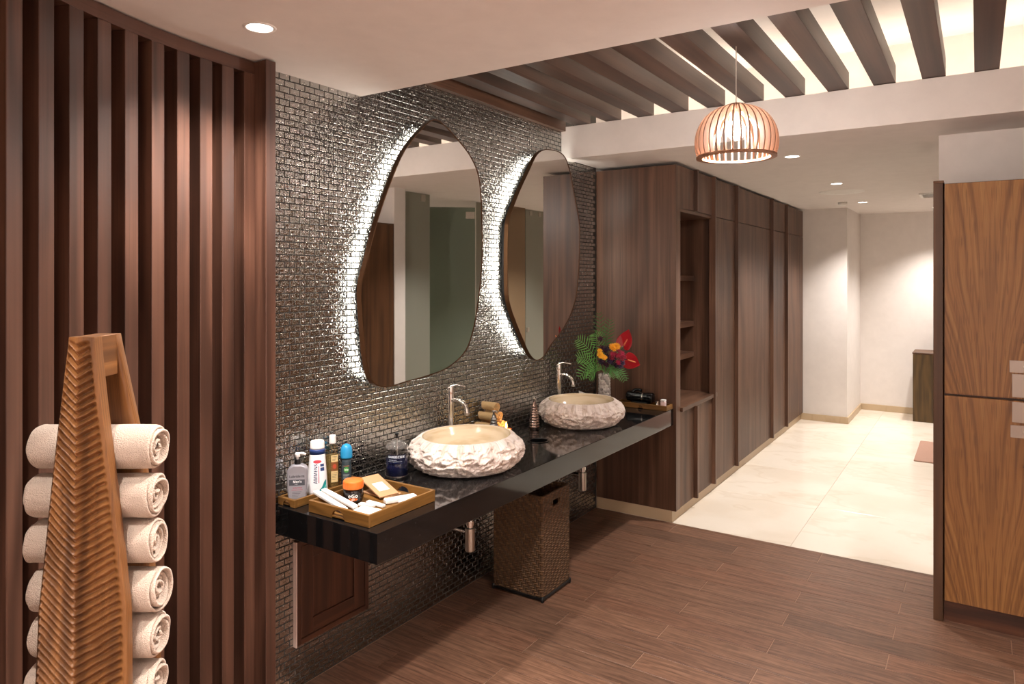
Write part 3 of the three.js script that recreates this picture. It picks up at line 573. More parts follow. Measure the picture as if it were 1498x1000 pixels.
{
  const t = thing('vent_grille', 'square dark ceiling vent grille near the lockers in the corridor', 'vent', [2.0, 2.43, -7.75]);
  part('backing', box(-0.16, 0.16, -0.004, 0, -0.16, 0.16), M.black, t);
  for (const s of [-1, 1]) { part('frame', rbox(-0.18, 0.18, -0.012, 0, s * 0.17 - 0.012, s * 0.17 + 0.012, 0.002, 1), M.white, t); part('frame', rbox(s * 0.17 - 0.012, s * 0.17 + 0.012, -0.012, 0, -0.158, 0.158, 0.002, 1), M.white, t); }
  for (let k = 0; k < 7; k++) part('slat', rbox(-0.158, 0.158, -0.006, -0.0035, -0.135 + k * 0.045 - 0.005, -0.135 + k * 0.045 + 0.005, 0.001, 1), M.white, t);
}

// ---------------------------------------------------------------- towel stand
function rollGeo(R, L, pitch, thick, r0, NA = 40, phase = 0) {                    // towel wound in a spiral, axis along x
  const turns = (R - r0) / pitch, N = Math.round(NA * turns), ring = [];
  const half = [[-0.5, 0], [-0.497, 0.3], [-0.485, 0.48], [-0.46, 0.5], [-0.2, 0.5], [0.1, 0.5], [0.3, 0.5], [0.46, 0.5], [0.485, 0.48], [0.497, 0.3], [0.5, 0]];
  const loop = [...half, ...half.slice(1, -1).reverse().map(([a, b]) => [a, -b])], K = loop.length, pos = [], uv = [], idx = [];
  let s = 0;
  for (let i = 0; i <= N; i++) {
    const a = i / N * turns * Math.PI * 2, r = r0 + pitch * a / (Math.PI * 2), f = i / N; s += r * turns * Math.PI * 2 / N;
    const jit = 0.006 * Math.sin(a * 0.31 + 1) + 0.003 * Math.sin(a * 1.3);
    for (let k = 0; k < K; k++) {
      const [lx, lt] = loop[k], w = 0.0016 * (vn(a * 2.2 + 50, lx * 14 + 60, 999, 999, 8) - 0.5) * 2;
      const q = r + lt * thick * (i === N ? 0.4 : 1) + w;
      pos.push(lx * (L - 0.02 * (1 - f)) + jit * Math.sign(lx) * Math.min(1, Math.abs(lx) * 2), q * Math.sin(a + phase) * 0.94, q * Math.cos(a + phase) * 0.94); uv.push(s, lx * L);
    }
  }
  for (let i = 0; i < N; i++) for (let k = 0; k < K; k++) { const a = i * K + k, b = i * K + (k + 1) % K, c = a + K, d = b + K; idx.push(a, c, b, b, c, d); }
  const g = new THREE.BufferGeometry(); g.setAttribute('position', new THREE.Float32BufferAttribute(pos, 3)); g.setAttribute('uv', new THREE.Float32BufferAttribute(uv, 2)); g.setIndex(idx); g.computeVertexNormals();
  return g;
}
{
  const PX = 0.723, PZ = -0.770;
  const t = thing('towel_stand', 'tall carved teak leaf-shaped towel stand in front of the slat wall', 'towel stand', [PX, 0, PZ], YAW);
  const hw = (y) => { const k = [[0, 0.062], [0.25, 0.080], [0.5, 0.090], [0.8, 0.0935], [0.97, 0.089], [1.2, 0.064], [1.4, 0.040], [1.50, 0.0285], [1.527, 0.026]]; for (let i = 0; i + 1 < k.length; i++) if (y <= k[i + 1][0]) { const f = clamp((y - k[i][0]) / (k[i + 1][0] - k[i][0])); return lerp(k[i][1], k[i + 1][1], f); } return 0.026; };
  const cxAt = (y) => lerp(0.0, -0.010, sm(0.9, 1.5, y)), zAt = (y, front) => front ? lerp(0.098, 0.05, y / 1.527) : -lerp(0.115, 0.022, Math.pow(y / 1.527, 3));
  function board(front) {
    const NX = front ? 56 : 8, NY = front ? 760 : 60, TH = 0.020, pos = [], uv = [], idx = [], rowN = NX + 1, HW = (y) => front ? hw(y) : hw(y) * lerp(0.68, 1, sm(1.0, 1.3, y));
    for (let j = 0; j <= NY; j++) {
      const y = 1.527 * j / NY;
      for (let i = 0; i <= NX; i++) {
        const f = i / NX * 2 - 1, x = cxAt(y) + f * HW(y), keel = -0.006 + (x + 0.012);
        let d = 0;
        if (front) {
          const kx = x - lerp(-0.012, -0.02, y / 1.5), s = y - (kx > 0 ? 0.55 * kx : -1.0 * kx) + 0.004 * (vn(y * 30 + 9, x * 40 + 40, 999, 999, 3) - 0.5);
          const ph = s / 0.0172, w = Math.pow(0.5 + 0.5 * Math.cos(ph * Math.PI * 2), 1.15);
          const rim = f > 0 ? sm(0.0, 0.010, cxAt(y) + hw(y) - x - 0.009) : sm(0.0, 0.004, x - cxAt(y) + hw(y));
          d = -0.0098 * (1 - w) * rim * sm(0, 0.012, 1.521 - y) + 0.008 * (1 - Math.abs(kx) / 0.1);
        }
        pos.push(x, y, zAt(y, front) + (front ? d : 0)); uv.push(x + 0.4, y);
      }
    }
    const base = pos.length / 3;
    for (let j = 0; j <= NY; j++) { const y = 1.527 * j / NY; for (let i = 0; i <= NX; i++) { const x = cxAt(y) + (i / NX * 2 - 1) * HW(y); pos.push(x, y, zAt(y, front) - TH); uv.push(x + 1.4, y); } }
    for (let j = 0; j < NY; j++) for (let i = 0; i < NX; i++) { const a = j * rowN + i, b = a + rowN; idx.push(a, a + 1, b, b, a + 1, b + 1); const c = base + a, d = base + b; idx.push(c, d, c + 1, c + 1, d, d + 1); }
    for (let j = 0; j < NY; j++) for (const i of [0, NX]) { const a = j * rowN + i, b = a + rowN, c = base + a, d = base + b; if (i) idx.push(a, c, b, b, c, d); else idx.push(a, b, c, c, b, d); }
    for (let i = 0; i < NX; i++) { const a = NY * rowN + i, c = base + a; idx.push(a, a + 1, c, c, a + 1, c + 1); const e = i, f2 = base + i; idx.push(e, f2, e + 1, e + 1, f2, f2 + 1); }
    const g = new THREE.BufferGeometry(); g.setAttribute('position', new THREE.Float32BufferAttribute(pos, 3)); g.setAttribute('uv', new THREE.Float32BufferAttribute(uv, 2)); g.setIndex(idx); g.computeVertexNormals();
    return g;
  }
  part('carved_board', board(true), M.teak, t, 'front board carved with rows of chevron grooves');
  part('back_board', board(false), M.teak, t);
  // top block: a short board bridging the two leaves
  const hb = wbox(-0.026, 0.022, 1.44, 1.527, -0.03, 0.035, 'z', 0.002);
  part('top_block', hb.translate(-0.006, 0, 0), M.teak, t);
  part('foot_shelf', wbox(-0.075, 0.075, 0.05, 0.075, -0.114, 0.076, 'x', 0.002), M.teak, t);
  const geos = [0, 1, 2, 3].map((k) => rollGeo(0.0495, 0.262, [0.0088, 0.0082, 0.0092, 0.0085][k], 0.0080, 0.005 + k * 0.001, 40, [0.4, 2.0, 3.6, 5.0][k]));
  for (let k = 0; k < 12; k++) {
    const y = 1.2855 - 0.1003 * k;
    const m = solid('rolled_towel', geos[(k * 3 + 1) % 4], M.towel, ['topmost', 'second', 'third', 'fourth', 'fifth', 'sixth', 'seventh', 'eighth', 'ninth', 'tenth', 'eleventh', 'lowest'][k] + ' rolled pale towel counting down from the top of the carved stand', 'towel', 'rolled towels in the carved stand');
    m.position.copy(V(-0.012 + rr(-0.004, 0.004), y, -0.009).applyAxisAngle(V(0, 1, 0), YAW).add(V(PX, 0, PZ)));
    m.rotation.set(0, YAW, 0);
  }
}

// ---------------------------------------------------------------- trays
const CT = 0.767;
function makeTray(label, x0, x1, z0, z1, h, arc) {                    // z0 near end with the scooped handle
  const t = thing('wooden_tray', label, 'tray', [(x0 + x1) / 2, CT, (z0 + z1) / 2]);
  const w = x1 - x0, d = z0 - z1, th = 0.010;
  part('bottom', wood(rbox(-w / 2 + 0.002, w / 2 - 0.002, 0.004, 0.011, -d / 2 + 0.002, d / 2 - 0.002, 0.001, 1), 'x'), M.tray, t);
  const end = () => { const s = new THREE.Shape(); s.moveTo(-w / 2, 0); s.lineTo(-arc, 0); s.absarc(0, 0, arc, Math.PI, 0, true); s.lineTo(w / 2, 0); s.lineTo(w / 2, h); s.lineTo(-w / 2, h); s.closePath(); return new THREE.ExtrudeGeometry(s, { depth: th, bevelEnabled: true, bevelSize: 0.001, bevelOffset: -0.001, bevelThickness: 0.001, bevelSegments: 1, curveSegments: 16 }); };
  part('end_wall', wood(end().translate(0, 0, d / 2 - th), 'x'), M.tray, t); part('end_wall', wood(end().translate(0, 0, -d / 2), 'x'), M.tray, t);
  part('side_wall', wbox(-w / 2, -w / 2 + th, 0, h, -d / 2 + th + 0.001, d / 2 - th - 0.001, 'z', 0.001), M.tray, t); part('side_wall', wbox(w / 2 - th, w / 2, 0, h, -d / 2 + th + 0.001, d / 2 - th - 0.001, 'z', 0.001), M.tray, t);
  return t;
}
makeTray('narrow wooden tray of bottles beside the tiled wall', 0.006, 0.105, -1.785, -2.145, 0.030, 0.022);
makeTray('square wooden tray holding the orange-lidded jar and sachets', 0.178, 0.492, -1.789, -2.150, 0.044, 0.034);
makeTray('wooden tray with black bottle against the wardrobe side', 0.20, 0.572, -4.425, -4.534, 0.032, 0.018);
const TB = CT + 0.0112;                                             // on a tray's bottom

// label wrapped on a cylinder of radius r, centred towards local +z
function wrapLabel(r, h, angle, y, map, rough = 0.4) {
  const g = new THREE.CylinderGeometry(r, r, h, 32, 1, true, -angle / 2, angle).translate(0, y, 0);
  return [g, std({ map, roughness: rough, side: THREE.DoubleSide })];
}
const faceCam = (x, z) => Math.atan2(2.278 - x, 0 - z);
// pump lotion
{
  const x = 0.0555, z = -1.838, t = thing('lotion_bottle', 'grey pump lotion bottle with white pump in the narrow tray', 'bottle', [x, TB, z], faceCam(x, z) - 0.12); t.scale.set(0.92, 1, 0.9);
  const s = new THREE.Shape(); s.moveTo(-0.036, 0); s.lineTo(0.036, 0); s.bezierCurveTo(0.041, 0.03, 0.043, 0.09, 0.042, 0.118); s.bezierCurveTo(0.041, 0.132, 0.026, 0.138, 0.014, 0.140); s.lineTo(-0.014, 0.140); s.bezierCurveTo(-0.026, 0.137, -0.042, 0.125, -0.042, 0.112); s.bezierCurveTo(-0.043, 0.09, -0.041, 0.03, -0.036, 0);
  part('body', new THREE.ExtrudeGeometry(s, { depth: 0.026, bevelEnabled: true, bevelSize: 0.007, bevelThickness: 0.008, bevelOffset: -0.007, bevelSegments: 4, curveSegments: 14 }).translate(0, 0, -0.013), phy({ color: 0x8d8a90, roughness: 0.32, metalness: 0.2 }), t);
  const m = canvasTex(256, 384, (c, w, h) => { c.fillStyle = '#8d8a90'; c.fillRect(0, 0, w, h); c.fillStyle = '#1c1c24'; c.font = 'bold 54px sans-serif'; c.fillText('Lubriderm', 2, 62, 250); c.fillStyle = '#45484f'; c.fillRect(0, 92, w, 88); c.fillStyle = '#f2f2f2'; c.font = 'bold 50px sans-serif'; c.fillText("Men's", 62, 140); c.font = '22px sans-serif'; c.fillText('3-in-1', 90, 170); c.fillStyle = '#a8384a'; c.font = 'bold 28px sans-serif'; c.fillText('body lotion', 60, 226); c.fillRect(40, 244, 180, 6); c.fillStyle = '#3a3a42'; c.font = '20px sans-serif'; for (let k = 0; k < 4; k++) c.fillRect(50, 276 + k * 24, 150 - k * 18, 5); });
  part('label', new THREE.PlaneGeometry(0.064, 0.098).translate(0, 0.058, 0.0216), std({ map: m, roughness: 0.4 }), t);
  part('collar', cyl(0.0125, 0.0135, 0.020, 20).translate(0, 0.139, 0), M.black, t);
  const p = part('pump', lathe([[0.0001, 0.158], [0.0055, 0.158], [0.0055, 0.168], [0.010, 0.168], [0.011, 0.180], [0.009, 0.184], [0.0001, 0.185]], 20), M.whitePlastic, t);
  part('nozzle', tube([[0, 0.180, 0], [0.018, 0.181, 0], [0.034, 0.176, 0]], 0.0045, 10, 10), M.whitePlastic, p);
}
// powder bottle
{
  const x = 0.058, z = -1.935, t = thing('powder_bottle', 'tapered white powder bottle with blue band and teal print', 'bottle', [x, TB, z], faceCam(x, z));
  const prof = [[0.0001, 0], [0.036, 0], [0.0405, 0.004], [0.0405, 0.02], [0.037, 0.08], [0.0315, 0.145], [0.0305, 0.158]];
  part('body', lathe([...prof, [0.0305, 0.160], [0.0001, 0.160]], 36).scale(1, 1, 0.72), M.whitePlastic, t);
  part('band', lathe([[0.0001, 0.160], [0.0308, 0.160], [0.0308, 0.176], [0.029, 0.180], [0.0001, 0.180]], 36).scale(1, 1, 0.72), phy({ color: 0x243c74, roughness: 0.3 }), t, 'dark blue neck band');
  part('cap', lathe([[0.0001, 0.180], [0.0275, 0.180], [0.0285, 0.186], [0.0275, 0.208], [0.024, 0.214], [0.0001, 0.215]], 36).scale(1, 1, 0.75), M.whitePlastic, t);
  const m = canvasTex(256, 512, (c, w, h) => {
    c.fillStyle = '#efedf0'; c.fillRect(0, 0, w, h);
    c.fillStyle = '#1d8f90'; c.beginPath(); c.moveTo(w, 330); c.bezierCurveTo(180, 360, 230, 440, 90, 512); c.lineTo(w, 512); c.fill(); c.fillStyle = '#7fd0cc'; c.beginPath(); c.moveTo(w, 400); c.bezierCurveTo(210, 420, 220, 470, 150, 512); c.lineTo(180, 512); c.bezierCurveTo(220, 480, 240, 440, w, 430); c.fill();
    c.fillStyle = '#c03a48'; c.beginPath(); c.ellipse(128, 62, 62, 24, 0, 0, 7); c.fill(); c.fillStyle = '#26406e'; c.fillRect(168, 96, 62, 40); c.fillRect(168, 148, 62, 52);
    c.save(); c.translate(128, 370); c.rotate(-Math.PI / 2); c.fillStyle = '#1b2a52'; c.font = 'bold 66px sans-serif'; c.fillText('AMMENS', -8, 0); c.fillStyle = '#c0304a'; c.fillRect(0, 14, 250, 9); c.restore();
  });
  const n = 24, pos = [], uv = [], idx = [];                                       // label follows the bottle's taper
  for (let j = 0; j <= 10; j++) for (let i = 0; i <= n; i++) { const y = 0.010 + 0.14 * j / 10, r = (y < 0.02 ? 0.0405 : y < 0.08 ? lerp(0.0405, 0.037, (y - 0.02) / 0.06) : lerp(0.037, 0.0315, (y - 0.08) / 0.065)) + 0.0006, a = (i / n - 0.5) * 2.1; pos.push(r * Math.sin(a), y, r * Math.cos(a) * 0.72 + 0.0003); uv.push(i / n, j / 10); }
  for (let j = 0; j < 10; j++) for (let i = 0; i < n; i++) { const a = j * (n + 1) + i, b = a + n + 1; idx.push(a, a + 1, b, b, a + 1, b + 1); }
  const g = new THREE.BufferGeometry(); g.setAttribute('position', new THREE.Float32BufferAttribute(pos, 3)); g.setAttribute('uv', new THREE.Float32BufferAttribute(uv, 2)); g.setIndex(idx); g.computeVertexNormals();
  part('label', g, std({ map: m, roughness: 0.35 }), t);
}
// clear oil bottle
{
  const x = 0.036, z = -2.035, t = thing('oil_bottle', 'clear bottle with white cap and tan label behind the powder', 'bottle', [x, TB, z], faceCam(x, z));
  const sh = (s) => lathe([[0.0001, 0.002], [0.026 * s, 0.002], [0.027 * s, 0.006], [0.027 * s, 0.155], [0.022 * s, 0.166], [0.012 * s, 0.174], [0.012 * s, 0.180], [0.0001, 0.180]], 32).scale(1, 1, 0.7);
  part('bottle', sh(1), phy({ color: 0xf4ecd8, roughness: 0.04, transmission: 1, thickness: 0, ior: 1.45 }), t);
  part('oil', lathe([[0.0001, 0.004], [0.0255, 0.004], [0.0255, 0.135], [0.0001, 0.135]], 28).scale(1, 1, 0.7), phy({ color: 0xd8c89c, roughness: 0.05, transmission: 0.8, thickness: 0, ior: 1.4 }), t);
  part('cap', lathe([[0.0001, 0.180], [0.0135, 0.180], [0.0140, 0.183], [0.0135, 0.211], [0.012, 0.214], [0.0001, 0.214]], 28), M.whitePlastic, t);
  const m = canvasTex(128, 384, (c, w, h) => { c.fillStyle = '#d9bf8a'; c.fillRect(0, 0, w, h); c.fillStyle = '#7a4a22'; c.fillRect(0, 96, w, 130); c.fillStyle = '#b8482e'; c.beginPath(); c.arc(60, 160, 34, 0, 7); c.fill(); c.fillStyle = '#3c2a18'; for (let k = 0; k < 4; k++) c.fillRect(16, 18 + k * 18, 90 - k * 12, 6); for (let k = 0; k < 5; k++) c.fillRect(16, 250 + k * 22, 96 - k * 9, 5); });
  part('label', new THREE.CylinderGeometry(0.0276, 0.0276, 0.112, 20, 1, true, -0.2, 1.1).translate(0, 0.078, 0).scale(1, 1, 0.72), std({ map: m, roughness: 0.5, side: THREE.DoubleSide }), t);
}
// roll-on with blue dome cap
{
  const x = 0.067, z = -2.083, t = thing('deodorant_bottle', 'small dark deodorant bottle with bright blue domed cap', 'bottle', [x, TB, z], faceCam(x, z));
  part('body', lathe([[0.0001, 0], [0.019, 0], [0.021, 0.004], [0.022, 0.06], [0.020, 0.098], [0.021, 0.112], [0.0001, 0.113]], 32), phy({ color: 0x39444a, roughness: 0.18 }), t);
  part('cap', lathe([[0.0001, 0.113], [0.0235, 0.113], [0.0245, 0.118], [0.0245, 0.142], [0.022, 0.158], [0.015, 0.168], [0.006, 0.172], [0.0001, 0.1725]], 32), phy({ color: 0x2a93c8, roughness: 0.25 }), t);
  const m = canvasTex(256, 320, (c, w, h) => { c.fillStyle = '#39444a'; c.fillRect(0, 0, w, h); c.fillStyle = '#d88a3a'; c.fillRect(60, 12, 140, 8); c.fillStyle = '#3f8f3e'; c.beginPath(); c.arc(128, 96, 62, 0, 7); c.fill(); c.fillStyle = '#eaf4e2'; c.font = 'bold 62px sans-serif'; c.textAlign = 'center'; c.fillText('bio', 128, 116); c.fillStyle = '#c8d0d4'; for (let k = 0; k < 4; k++) c.fillRect(50, 196 + k * 26, 156 - k * 20, 6); });
  part('label', ...wrapLabel(0.0226, 0.062, 2.0, 0.056, m), t);
}
// disinfectant jar
{
  const x = 0.135, z = -2.318, t = thing('disinfectant_jar', 'clear glass jar of dark blue disinfectant with steel lid rod', 'jar', [x, CT, z], faceCam(x, z));
  part('glass', lathe([[0.0001, 0.002], [0.047, 0.002], [0.050, 0.006], [0.050, 0.125], [0.044, 0.142], [0.034, 0.148], [0.0335, 0.149]], 40), M.glass, t);
  part('liquid', lathe([[0.0001, 0.008], [0.0475, 0.008], [0.0478, 0.085], [0.0001, 0.085]], 36), phy({ color: 0x0b1330, roughness: 0.08 }), t, 'dark blue liquid');
  part('base_ring', lathe([[0.040, 0], [0.052, 0], [0.0525, 0.012], [0.0505, 0.014], [0.040, 0.002]], 36), M.chrome, t);
  const lid = part('lid', lathe([[0.047, 0.130], [0.050, 0.132], [0.045, 0.146], [0.026, 0.158], [0.014, 0.164], [0.0001, 0.165]], 36), phy({ color: 0xd8d4d0, roughness: 0.05, transmission: 0.85, thickness: 0 }), t);
  part('rod', cyl(0.003, 0.003, 0.10, 10).translate(0, 0.085, 0), M.steel, lid);
  part('knob', lathe([[0.0001, 0.172], [0.007, 0.172], [0.005, 0.182], [0.009, 0.190], [0.009, 0.194], [0.0001, 0.195]], 18), M.black, lid);
  const m = canvasTex(512, 256, (c, w, h) => { c.fillStyle = '#0b1330'; c.fillRect(0, 0, w, h); c.fillStyle = '#e8ecf0'; c.font = 'bold 88px sans-serif'; c.fillText('BARBICIDE', 10, 92); c.font = '40px sans-serif'; c.fillText('\u25A0 disinfectant', 10, 158); c.fillRect(10, 186, 380, 5); });
  part('label', ...wrapLabel(0.0508, 0.040, 1.7, 0.088, m, 0.2), t);
}
// hair gel jar
{
  const x = 0.262, z = -1.935, t = thing('gel_jar', 'round dark gel jar with orange screw lid in the square tray', 'jar', [x, TB, z], faceCam(x, z) - 0.15);
  part('body', lathe([[0.0001, 0], [0.027, 0], [0.034, 0.005], [0.039, 0.018], [0.040, 0.034], [0.037, 0.050], [0.034, 0.057], [0.0001, 0.057]], 36), phy({ color: 0x1c1412, roughness: 0.1 }), t);
  const ridges = []; for (let k = 0; k < 48; k++) ridges.push(rbox(-0.0012, 0.0012, 0.060, 0.083, 0.0375, 0.0395, 0.0006, 1).rotateY(k / 48 * Math.PI * 2));
  const lid = part('lid', lathe([[0.0001, 0.057], [0.037, 0.057], [0.0385, 0.060], [0.0385, 0.084], [0.036, 0.088], [0.0001, 0.089]], 40), phy({ color: 0xe0752c, roughness: 0.35 }), t, 'orange screw lid');
  part('grip', mergeGeometries(ridges), lid.material, lid).userData.kind = 'stuff';
  const m = canvasTex(512, 256, (c, w, h) => { c.fillStyle = '#1c1412'; c.fillRect(0, 0, w, h); c.fillStyle = '#c8602a'; c.beginPath(); c.ellipse(300, 190, 130, 44, 0, 0, 7); c.fill(); c.fillStyle = '#f4f0ea'; c.font = 'bold 150px sans-serif'; c.fillText('eGo', 150, 140); c.font = 'bold 60px sans-serif'; c.fillText('gel', 250, 212); });
  part('label', ...wrapLabel(0.0405, 0.032, 1.7, 0.030, m, 0.25), t);
}
// sachets and packs in the square tray
const packs = [];
function pack(name, label, cat, w, h, d, p, ry, rz, mat, extra, group) {
  const t = thing(name, label, cat, p, ry, group); t.rotation.z = rz;
  const g = new RoundedBoxGeometry(w, h, d, 2, Math.min(h, d) * 0.3); part('wrapper', g, mat, t); if (extra) extra(t); return t;
}
const film = phy({ color: 0xeeece8, roughness: 0.18 });
const strip = (tx) => (t) => { const m = canvasTex(256, 64, (c, w, h) => { c.fillStyle = '#f2f1ef'; c.fillRect(0, 0, w, h); c.fillStyle = '#4e78b8'; c.fillRect(150, 20, 70, 10); c.fillRect(160, 38, 50, 8); c.fillStyle = '#b8c4d6'; c.fillRect(20, 28, 100, 8); }); part('print', new THREE.PlaneGeometry(0.15, 0.018).rotateX(-Math.PI / 2).translate(0.005, 0.0072, 0), std({ map: m, roughness: 0.3 }), t); };
pack('toothbrush_pack', 'long white toothbrush pack leaning on the near tray edge', 'pack', 0.185, 0.013, 0.024, [0.245, TB + 0.030, -1.834], -0.08, -0.185, film, strip(1));
pack('toothbrush_pack', 'long white toothbrush pack beside the orange-lidded jar', 'pack', 0.185, 0.013, 0.024, [0.252, TB + 0.030, -1.872], -0.02, -0.185, film, strip(2));
pack('white_sachet', 'flat square white sachet in the tray corner', 'sachet', 0.11, 0.010, 0.085, [0.402, TB + 0.006, -1.868], 0.12, 0, M.paper);
pack('white_sachet', 'slim white sachet rolled in front of the kraft pouch', 'sachet', 0.09, 0.011, 0.020, [0.362, TB + 0.0065, -1.955], -0.05, 0, film);
pack('white_sachet', 'short white sachet between the jar and the square sachet', 'sachet', 0.066, 0.012, 0.022, [0.345, TB + 0.007, -1.925], 0.25, 0, film);
pack('comb_pack', 'thick white wrapped pack by the kraft pouch', 'pack', 0.13, 0.018, 0.032, [0.405, TB + 0.010, -2.045], 1.15, 0, film);
pack('comb_pack', 'narrow white wrapped pack along the far tray side', 'pack', 0.115, 0.014, 0.016, [0.448, TB + 0.008, -2.065], 1.2, 0, film);
{
  const k = pack('kraft_pouch', 'tan kraft pouch with white label propped on the tray', 'pouch', 0.155, 0.007, 0.088, [0.272, TB + 0.034, -2.065], -0.22, -0.30, M.kraft);
  part('label', new THREE.PlaneGeometry(0.060, 0.048).rotateX(-Math.PI / 2).translate(0.012, 0.0038, 0), M.paper, k);
  const k2 = pack('kraft_pouch', 'second kraft pouch lying under the propped one', 'pouch', 0.14, 0.007, 0.085, [0.278, TB + 0.0045, -2.075], -0.10, 0.0, M.kraft);
}
// ---------------------------------------------------------------- between the basins
{
  const g = rollGeo(0.0235, 0.105, 0.0066, 0.0060, 0.004, 24), rows = ['bottom-row', 'second-row', 'third-row'], who = [['next to the grey dispenser', 'second from the grey dispenser', 'second from the candle', 'next to the candle'], ['on the dispenser side', 'in the middle', 'on the candle side'], ['on the dispenser side', 'on the candle side']];
  for (let r = 0; r < 4; r++) for (let k = 0; k < 4 - r; k++) {
    const m = solid('hand_towel', g, M.handTowel, r === 3 ? 'topmost rolled tan hand towel of the small pyramid' : rows[r] + ' rolled tan hand towel of the pyramid, ' + who[r][k], 'towel', 'rolled hand towels by the tiles');
    m.position.set(0.066, CT + 0.027 + r * 0.0515, -3.045 - 0.0555 * k - 0.0278 * r); m.rotation.set(rr(0, 3), 0, 0);
  }
}
function dispenser(label, x, z, h, mat, capMat) {
  const t = thing('soap_dispenser', label, 'dispenser', [x, CT, z]);
  const s = h / 0.19, pr = [[0.0001, 0], [0.026, 0], [0.029, 0.004]];
  for (let k = 0; k < 9; k++) { const y = 0.012 + k * 0.0145, r = lerp(0.029, 0.012, Math.pow(k / 9, 1.5)); pr.push([r - 0.0012, y], [r + 0.0022, y + 0.004], [r + 0.0026, y + 0.008], [r - 0.0012, y + 0.0142]); }
  pr.push([0.010, 0.146], [0.008, 0.160], [0.0001, 0.160]);
  part('bottle', lathe(pr.map(([r, y]) => [Math.max(0.0001, r * Math.min(1, s * 1.05)), y * s]), 36), mat, t);
  const p = part('pump', lathe([[0.0001, 0.160], [0.007, 0.160], [0.005, 0.172], [0.009, 0.176], [0.009, 0.184], [0.0001, 0.186]].map(([r, y]) => [r, y * s]), 20), capMat, t);
  part('spout', tube([[0, 0.181 * s, 0], [0.014, 0.182 * s, 0.004], [0.026, 0.176 * s, 0.008]], 0.003, 10, 8), capMat, p);
}
dispenser('bronze twisted glass soap dispenser beside the waste hole', 0.135, -3.475, 0.192, std({ color: 0xb8a196, metalness: 1, roughness: 0.1 }), M.chrome);
dispenser('grey ribbed soap dispenser between the basin and the candle', 0.145, -3.052, 0.185, phy({ color: 0x8d8a88, roughness: 0.2, metalness: 0.8 }), M.steel);
{
  const x = 0.15, z = -3.162, t = thing('tealight_candle', 'small burning candle in a glass by the hand towels', 'candle', [x, CT, z]);
  part('holder', lathe([[0.0001, 0.001], [0.026, 0.001], [0.028, 0.005], [0.030, 0.062], [0.0285, 0.062], [0.0265, 0.006], [0.0001, 0.005]], 28), phy({ color: 0xd88a50, roughness: 0.2, transmission: 0.8, thickness: 0 }), t, 'amber glass holder');
  part('wax', cyl(0.0255, 0.0255, 0.052, 24).translate(0, 0.006, 0), std({ color: 0xf0dcc0, roughness: 0.5 }), t);
  part('wick', cyl(0.001, 0.001, 0.010, 6).translate(0, 0.058, 0), M.black, t);
  part('flame', lathe([[0.0001, 0.062], [0.005, 0.068], [0.0065, 0.075], [0.0045, 0.088], [0.0015, 0.099], [0.0001, 0.102]], 16), std({ color: 0x000000, emissive: new THREE.Color(1, 0.55, 0.16), emissiveIntensity: 9 }), t);
  const l = new THREE.PointLight(new THREE.Color(1, 0.5, 0.16), 0.03, 0, 2); l.position.set(x, CT + 0.08, z); l.castShadow = true; l.shadow.radius = 0.25; l.name = 'candle_point'; scene.add(l);
}
{
  const t = thing('tissue_box', 'white tissue rising from a low box behind the basin near the flowers', 'tissue box', [0.085, CT, -4.15], 0.1);
  part('box', rbox(-0.055, 0.055, 0, 0.06, -0.06, 0.06, 0.004), M.blackGloss, t);
  const pos = [], idx = []; for (let j = 0; j <= 6; j++) for (let i = 0; i <= 8; i++) { const a = (i / 8 - 0.5), h = j / 6; pos.push(a * 0.07 * (0.5 + h * 0.5) , 0.06 + h * (0.078 - 0.03 * (i / 8)), 0.012 * Math.sin(a * 9) * (0.4 + h) + 0.012 * h); }
  for (let j = 0; j < 6; j++) for (let i = 0; i < 8; i++) { const a = j * 9 + i; idx.push(a, a + 1, a + 9, a + 9, a + 1, a + 10); }
  const g = new THREE.BufferGeometry(); g.setAttribute('position', new THREE.Float32BufferAttribute(pos, 3)); g.setIndex(idx); g.computeVertexNormals();
  part('tissue', g.rotateY(0.9), std({ color: 0xf2eee8, roughness: 0.9, side: THREE.DoubleSide }), t);
}
// items on the tray by the wardrobe
{
  const t = thing('black_bottle', 'glossy black dryer-shaped bottle lying on the wardrobe tray', 'bottle', [0.365, TB + 0.058, -4.478]);
  part('body', lathe([[0.0001, -0.095], [0.030, -0.093], [0.034, -0.086], [0.034, -0.05], [0.031, -0.04], [0.031, 0.06], [0.034, 0.068], [0.034, 0.09], [0.028, 0.096], [0.0001, 0.097]], 32).rotateZ(Math.PI / 2), M.blackGloss, t);
  part('handle', tube([[-0.055, 0.0, 0], [-0.06, 0.028, -0.01], [-0.04, 0.043, -0.02], [0.0, 0.040, -0.02]], 0.010, 18, 12), M.blackGloss, t);
  part('ring', lathe([[0.0312, -0.004], [0.0325, 0], [0.0312, 0.004]], 32).rotateZ(Math.PI / 2).translate(0.02, 0, 0), M.chrome, t);
  part('cradle', rbox(-0.06, 0.06, -0.058, -0.030, -0.03, 0.03, 0.006), M.black, t);
}
{
  const t = thing('small_jar', 'small clear jar beside the black bottle', 'jar', [0.492, TB, -4.462]);
  part('glass', lathe([[0.0001, 0], [0.013, 0], [0.014, 0.004], [0.014, 0.028], [0.0001, 0.03]], 22), M.chrome, t); part('lid', cyl(0.0135, 0.0135, 0.012, 22).translate(0, 0.0295, 0), M.steel, t);
  const u = thing('small_jar', 'small pinkish white jar at the end of the wardrobe tray', 'jar', [0.532, TB, -4.470]);
  part('body', rbox(-0.016, 0.016, 0, 0.044, -0.016, 0.016, 0.004), std({ color: 0xe8cfcf, roughness: 0.4 }), u); part('lid', rbox(-0.0155, 0.0155, 0.044, 0.056, -0.0155, 0.0155, 0.003), M.whitePlastic, u);
}
